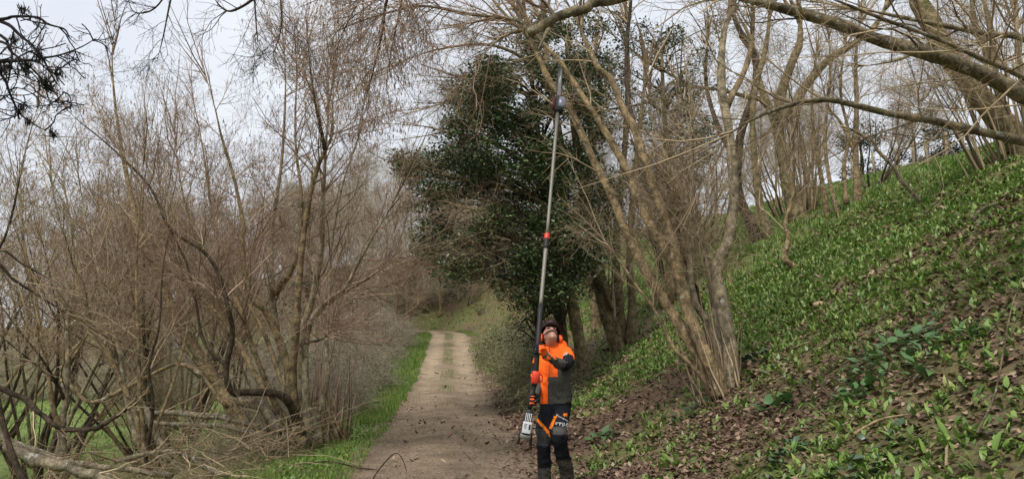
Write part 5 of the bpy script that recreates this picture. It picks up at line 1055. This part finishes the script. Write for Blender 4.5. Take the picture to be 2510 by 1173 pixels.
# red collar with loop, trigger handle, motor housing with label, feet
pp = dpole(925)/F
co = block('collar', pol(924), (19*pp, 19*pp, 30*pp), M['red'], saw); W = np.array([pol(924)+sx_*(10+7*math.sin(t))*pp+sa*9*pp*math.cos(t) for t in np.linspace(0, math.pi, 9)]); V, q = tubes(spline(W, 14)[None], np.full((1, 14), 2.2*pp), 6); link('loop', mesh_np('loop', V-so_, q, True, [M['red']]), co)
rod('neck', 985, 938, 4.2, 5.2, M['rubber'], saw); hdl = block('handle', pol(978)-sx_*3*pp, (15*pp, 15*pp, 46*pp), M['rubber'], saw, .8, None, .4)
block('trigger', pol(985)+sx_*8*pp, (5*pp, 5*pp, 14*pp), M['red'], hdl, 1, None, .3)
bx_c = pol(1034); hs = block('housing', bx_c, (25*pp, 24*pp, 62*pp), M['rubber'], saw, .62, None, .18)
block('label_panel', bx_c-sa*11*pp-sy_*np.sign(sy_[1])*11.2*pp, (22*pp, 4*pp, 27*pp), M['white'], hs, .95, None, .1)
for k in range(4): block('vent_slat', bx_c+sa*(13+0*k)*pp+sx_*(-6.3+k*4.1)*pp-sy_*np.sign(sy_[1])*9.4*pp, (2.2*pp, 3*pp, 19*pp), M['white'], hs, .9, None, .2)
for k, (w_, yy) in enumerate(((8, -3), (6, -6), (9, -9), (5, -13))): block('print', bx_c+sa*yy*pp-sx_*4*pp-sy_*np.sign(sy_[1])*13.3*pp, (w_*pp, .6*pp, 1*pp), M['charcoal'], hs, 1, None, .05)
block('print', bx_c+sa*-9*pp+sx_*6*pp-sy_*np.sign(sy_[1])*13.3*pp, (4.5*pp, .6*pp, 12*pp), M['charcoal'], hs, 1, None, .05)
block('battery', bx_c-sa*31*pp, (27*pp, 22*pp, 17*pp), M['steel'], hs, .95, None, .35)
for s_ in (-1, 1): W = spline(np.array([bx_c-sa*24*pp+sx_*s_*12*pp, bx_c-sa*38*pp+sx_*s_*14*pp, bx_c-sa*54*pp+sx_*s_*15.5*pp]), 8); V, q = tubes(np.vstack([W[0], W, W[-1]])[None], np.concatenate([[1e-4], np.full(8, 3.6*pp), [1e-4]])[None], 8); link('foot', mesh_np('foot', V-so_, q, True, [M['rubber']]), hs)
kn = P(1311, 1034, 7.15); Vb, q, _ = ball((0, 0, 0), (.013, .012, .017)); link('knob', mesh_np('knob', Vb+kn-so_, q, True, [M['maroon']]), hs)
# ================================================================== SMALL THINGS
# leafy clumps near the camera: every leaf its own part
def leaf_mesh(L, W, prof, curl, K=6, mat=None):
    V, q = leaves(np.zeros((1, 3)), np.zeros(1), np.array([.35]), np.array([L]), np.array([W]), K, np.array([curl]), True, .3, np.array(prof)); return mesh_np('leaf', V, q, True, [mat])
LM = {'garlic': [leaf_mesh(.19, .052, [.1, .6, .95, 1, .75, .4, .02], c, 6, M['garlic']) for c in (.5, .9, 1.3)], 'arum': [leaf_mesh(.15, .095, [.75, 1, .92, .72, .5, .27, .02], c, 6, M['arum']) for c in (.3, .7, 1.0)], 'ivy': [leaf_mesh(.075, .075, [.5, 1, .75, .9, .5, .25, .02], c, 6, M['ivy']) for c in (.2, .5)]}
def clump(name, label, cat, u, v, kind, n, rad, h, s=1.0, group='leafy clumps on the bank'):
    c = hit(u, v); root = thing(name, label, cat, c, group)
    for k in range(n):
        a = random.uniform(0, 6.28); r = rad*math.sqrt(random.random()); x, y = c[0]+math.cos(a)*r, c[1]+math.sin(a)*r; g = gz1(x, y)+(0 if kind == 'garlic' else h*random.uniform(.35, 1)*(1-.5*r/rad))
        o = link('leaf', random.choice(LM[kind]), root); o.location = (x-c[0], y-c[1], g-c[2]); e = random.uniform(-1.1, -.1) if kind == 'garlic' else random.uniform(-.7, .6)
        o.rotation_euler = (random.uniform(-.3, .3), e, a+random.uniform(-.8, .8)); z = s*random.uniform(.75, 1.2); o.scale = (z, z, z)
    return root
clump('arum_clump', 'large clump of broad blue green leaves in the middle of the near bank', 'plant', 2185, 895, 'arum', 78, .42, .22, .8)
clump('arum_clump', 'broad leaved clump just right of the large one', 'plant', 2310, 870, 'arum', 30, .26, .14, .75)
clump('arum_clump', 'broad leaved clump between the large one and the bottom edge', 'plant', 2090, 985, 'arum', 26, .18, .12, .75)
clump('arum_clump', 'small broad leaved clump right of the coppiced hazel foot', 'plant', 1900, 1000, 'arum', 15, .18, .1)
clump('arum_clump', 'broad leaves crowding the bank foot right of the worker', 'plant', 1480, 1085, 'arum', 24, .2, .14, .9)
clump('garlic_clump', 'big glossy garlic clump near the lower right corner', 'plant', 2345, 1085, 'garlic', 16, .12, 0, .8)
clump('garlic_clump', 'garlic clump at the very bottom right', 'plant', 2440, 1150, 'garlic', 14, .14, 0, .75)
clump('garlic_clump', 'garlic clump below the foot of the coppiced hazel', 'plant', 1800, 1010, 'garlic', 16, .16, 0, .8)
clump('garlic_clump', 'garlic clump at the bottom edge right of centre', 'plant', 1650, 1135, 'garlic', 22, .2, 0, .85)
clump('ivy_patch', 'dark trailing ivy at the bottom edge', 'ivy', 2150, 1120, 'ivy', 34, .3, .05)
clump('ivy_patch', 'dark ivy tuft left of the trailing ivy', 'ivy', 1935, 1120, 'ivy', 24, .16, .08)
clump('ivy_patch', 'dark ivy below the leaning hazel stems', 'ivy', 1690, 1020, 'ivy', 26, .25, .08)
clump('ivy_patch', 'dark leaves at the right side of the coppiced hazel foot', 'ivy', 1850, 890, 'ivy', 22, .16, .15, 1.2)
# sticks on the bank and the track
def stick(label, uv, r, mat='hazel', lift=.03, group='fallen sticks', tw=0):
    pts = np.array([hit(*p) for p in uv]); pts[:, 2] += lift+np.array([0]+[random.uniform(0, .04) for _ in uv[1:]]); W = spline(pts, 12); W[:, 2] = np.maximum(W[:, 2], gz(W[:, 0], W[:, 1])+.006); o = W[0].copy(); R = np.linspace(r, r*.55, 12)
    root = thing('fallen_stick', label, 'stick', o, group); link('branch', stem_mesh(W, R, o, M[mat], 6, .1), root)
    if tw:
        tb = Bag(); twigs([tb], *as_batch([(W, R)]), [dict(per=tw, t0=.1, t1=1, ang=(25, 60), rel=(.1, .5), npts=4, wob=.15, up=-.02, rr=.6, rmin=.0015, rmax=.004, sides=3, abslen=True)]); tag(link('twigs', tb.mesh('twigs', [M[mat]], False, o), root), kind='stuff')
stick('long brown stick lying below the broad leaved clump', [(2090, 1075), (2160, 1050), (2250, 1030)], .012); stick('pale stick right of the coppiced hazel foot', [(1830, 910), (1880, 920), (1960, 905)], .008, 'hazel_pale')
stick('stick pointing up the slope above the broad leaves', [(1935, 865), (1970, 850), (2010, 838)], .008, 'hazel_pale'); stick('short pale stick right of the large leafy clump', [(2240, 940), (2270, 925), (2290, 910)], .009, 'hazel_pale')
stick('thick dead stick by the big garlic clump', [(2390, 1065), (2430, 1080), (2470, 1095)], .016, 'log'); stick('upright looking dead stick near the bottom right corner', [(2322, 1170), (2322, 1130), (2325, 1110)], .012, 'hazel')
stick('dark thin stem trailing right from the coppiced hazel', [(1790, 755), (1840, 790), (1930, 797)], .008, 'hazel_dark', .08); stick('fallen branch on the slope in the dead leaf patch', [(2130, 545), (2180, 528), (2240, 520)], .016)
stick('mossy fallen branch on the upper right slope', [(2385, 545), (2410, 525), (2450, 510)], .03, 'limb'); stick('grey log lying up by the fence', [(2250, 395), (2280, 375), (2320, 368)], .06, 'log')
stick('thin forked twig lying along the middle of the track', [(1065, 980), (1070, 1010), (1080, 1050), (1085, 1085)], .004, 'hazel_dark', .03, tw=5); stick('thin twig lying across the track near the bottom', [(1080, 1080), (1130, 1110), (1170, 1150)], .004, 'hazel_dark', .03, tw=5)
stick('fine twig on the track left of the worker', [(1230, 1100), (1280, 1108), (1310, 1112)], .004, 'hazel_dark', .02, tw=3); stick('pale twig at the bank foot behind the worker', [(1640, 860), (1560, 890), (1480, 905)], .006, 'hazel_pale')
# arched briar at the verge, bottom
W, R = line([(905, 1190, 8.1), (925, 1155, 8.1), (960, 1115, 8.1), (978, 1112, 8.1), (993, 1140, 8.1), (998, 1168, 8.1)], 2.2, .8); o = W[0].copy(); root = thing('briar', 'dead briar arching over the track edge at the bottom', 'briar', o); link('stem', stem_mesh(W, R, o, M['hazel_dark'], 6), root)
W, R = line([(750, 1135, 8.3), (810, 1130, 8.3), (880, 1145, 8.3), (925, 1150, 8.2)], 1.5, 2.5); link('stem', stem_mesh(W, R, o, M['hazel_dark'], 6), root)
W, R = line([(2395, 1060, 4.3), (2440, 960, 4.4), (2470, 800, 4.5), (2490, 720, 4.5), (2530, 640, 4.6)], 3, 1.2); o = W[0].copy(); o2 = np.array([o[0], o[1], gz1(o[0], o[1])]); root = thing('briar', 'thin lichened briar curving up at the right edge', 'briar', o2); link('stem', stem_mesh(W, R, o2, M['limb'], 6), root)
# stone on the slope
V, q, _ = ball((0, 0, 0), (.09, .07, .05)); V = V*(1+.25*(fbm(V[:, 0]*30, V[:, 1]*30+V[:, 2]*20, 8)[:, None]-.5)); c = hit(2010, 752); tag(link('stone', mesh_np('stone', V, q, True, [plain('tan_stone', (.36, .26, .16), .9)]), None, c+np.array([0, 0, .02])), 'tan stone on the bank right of the coppiced hazel', 'stone')
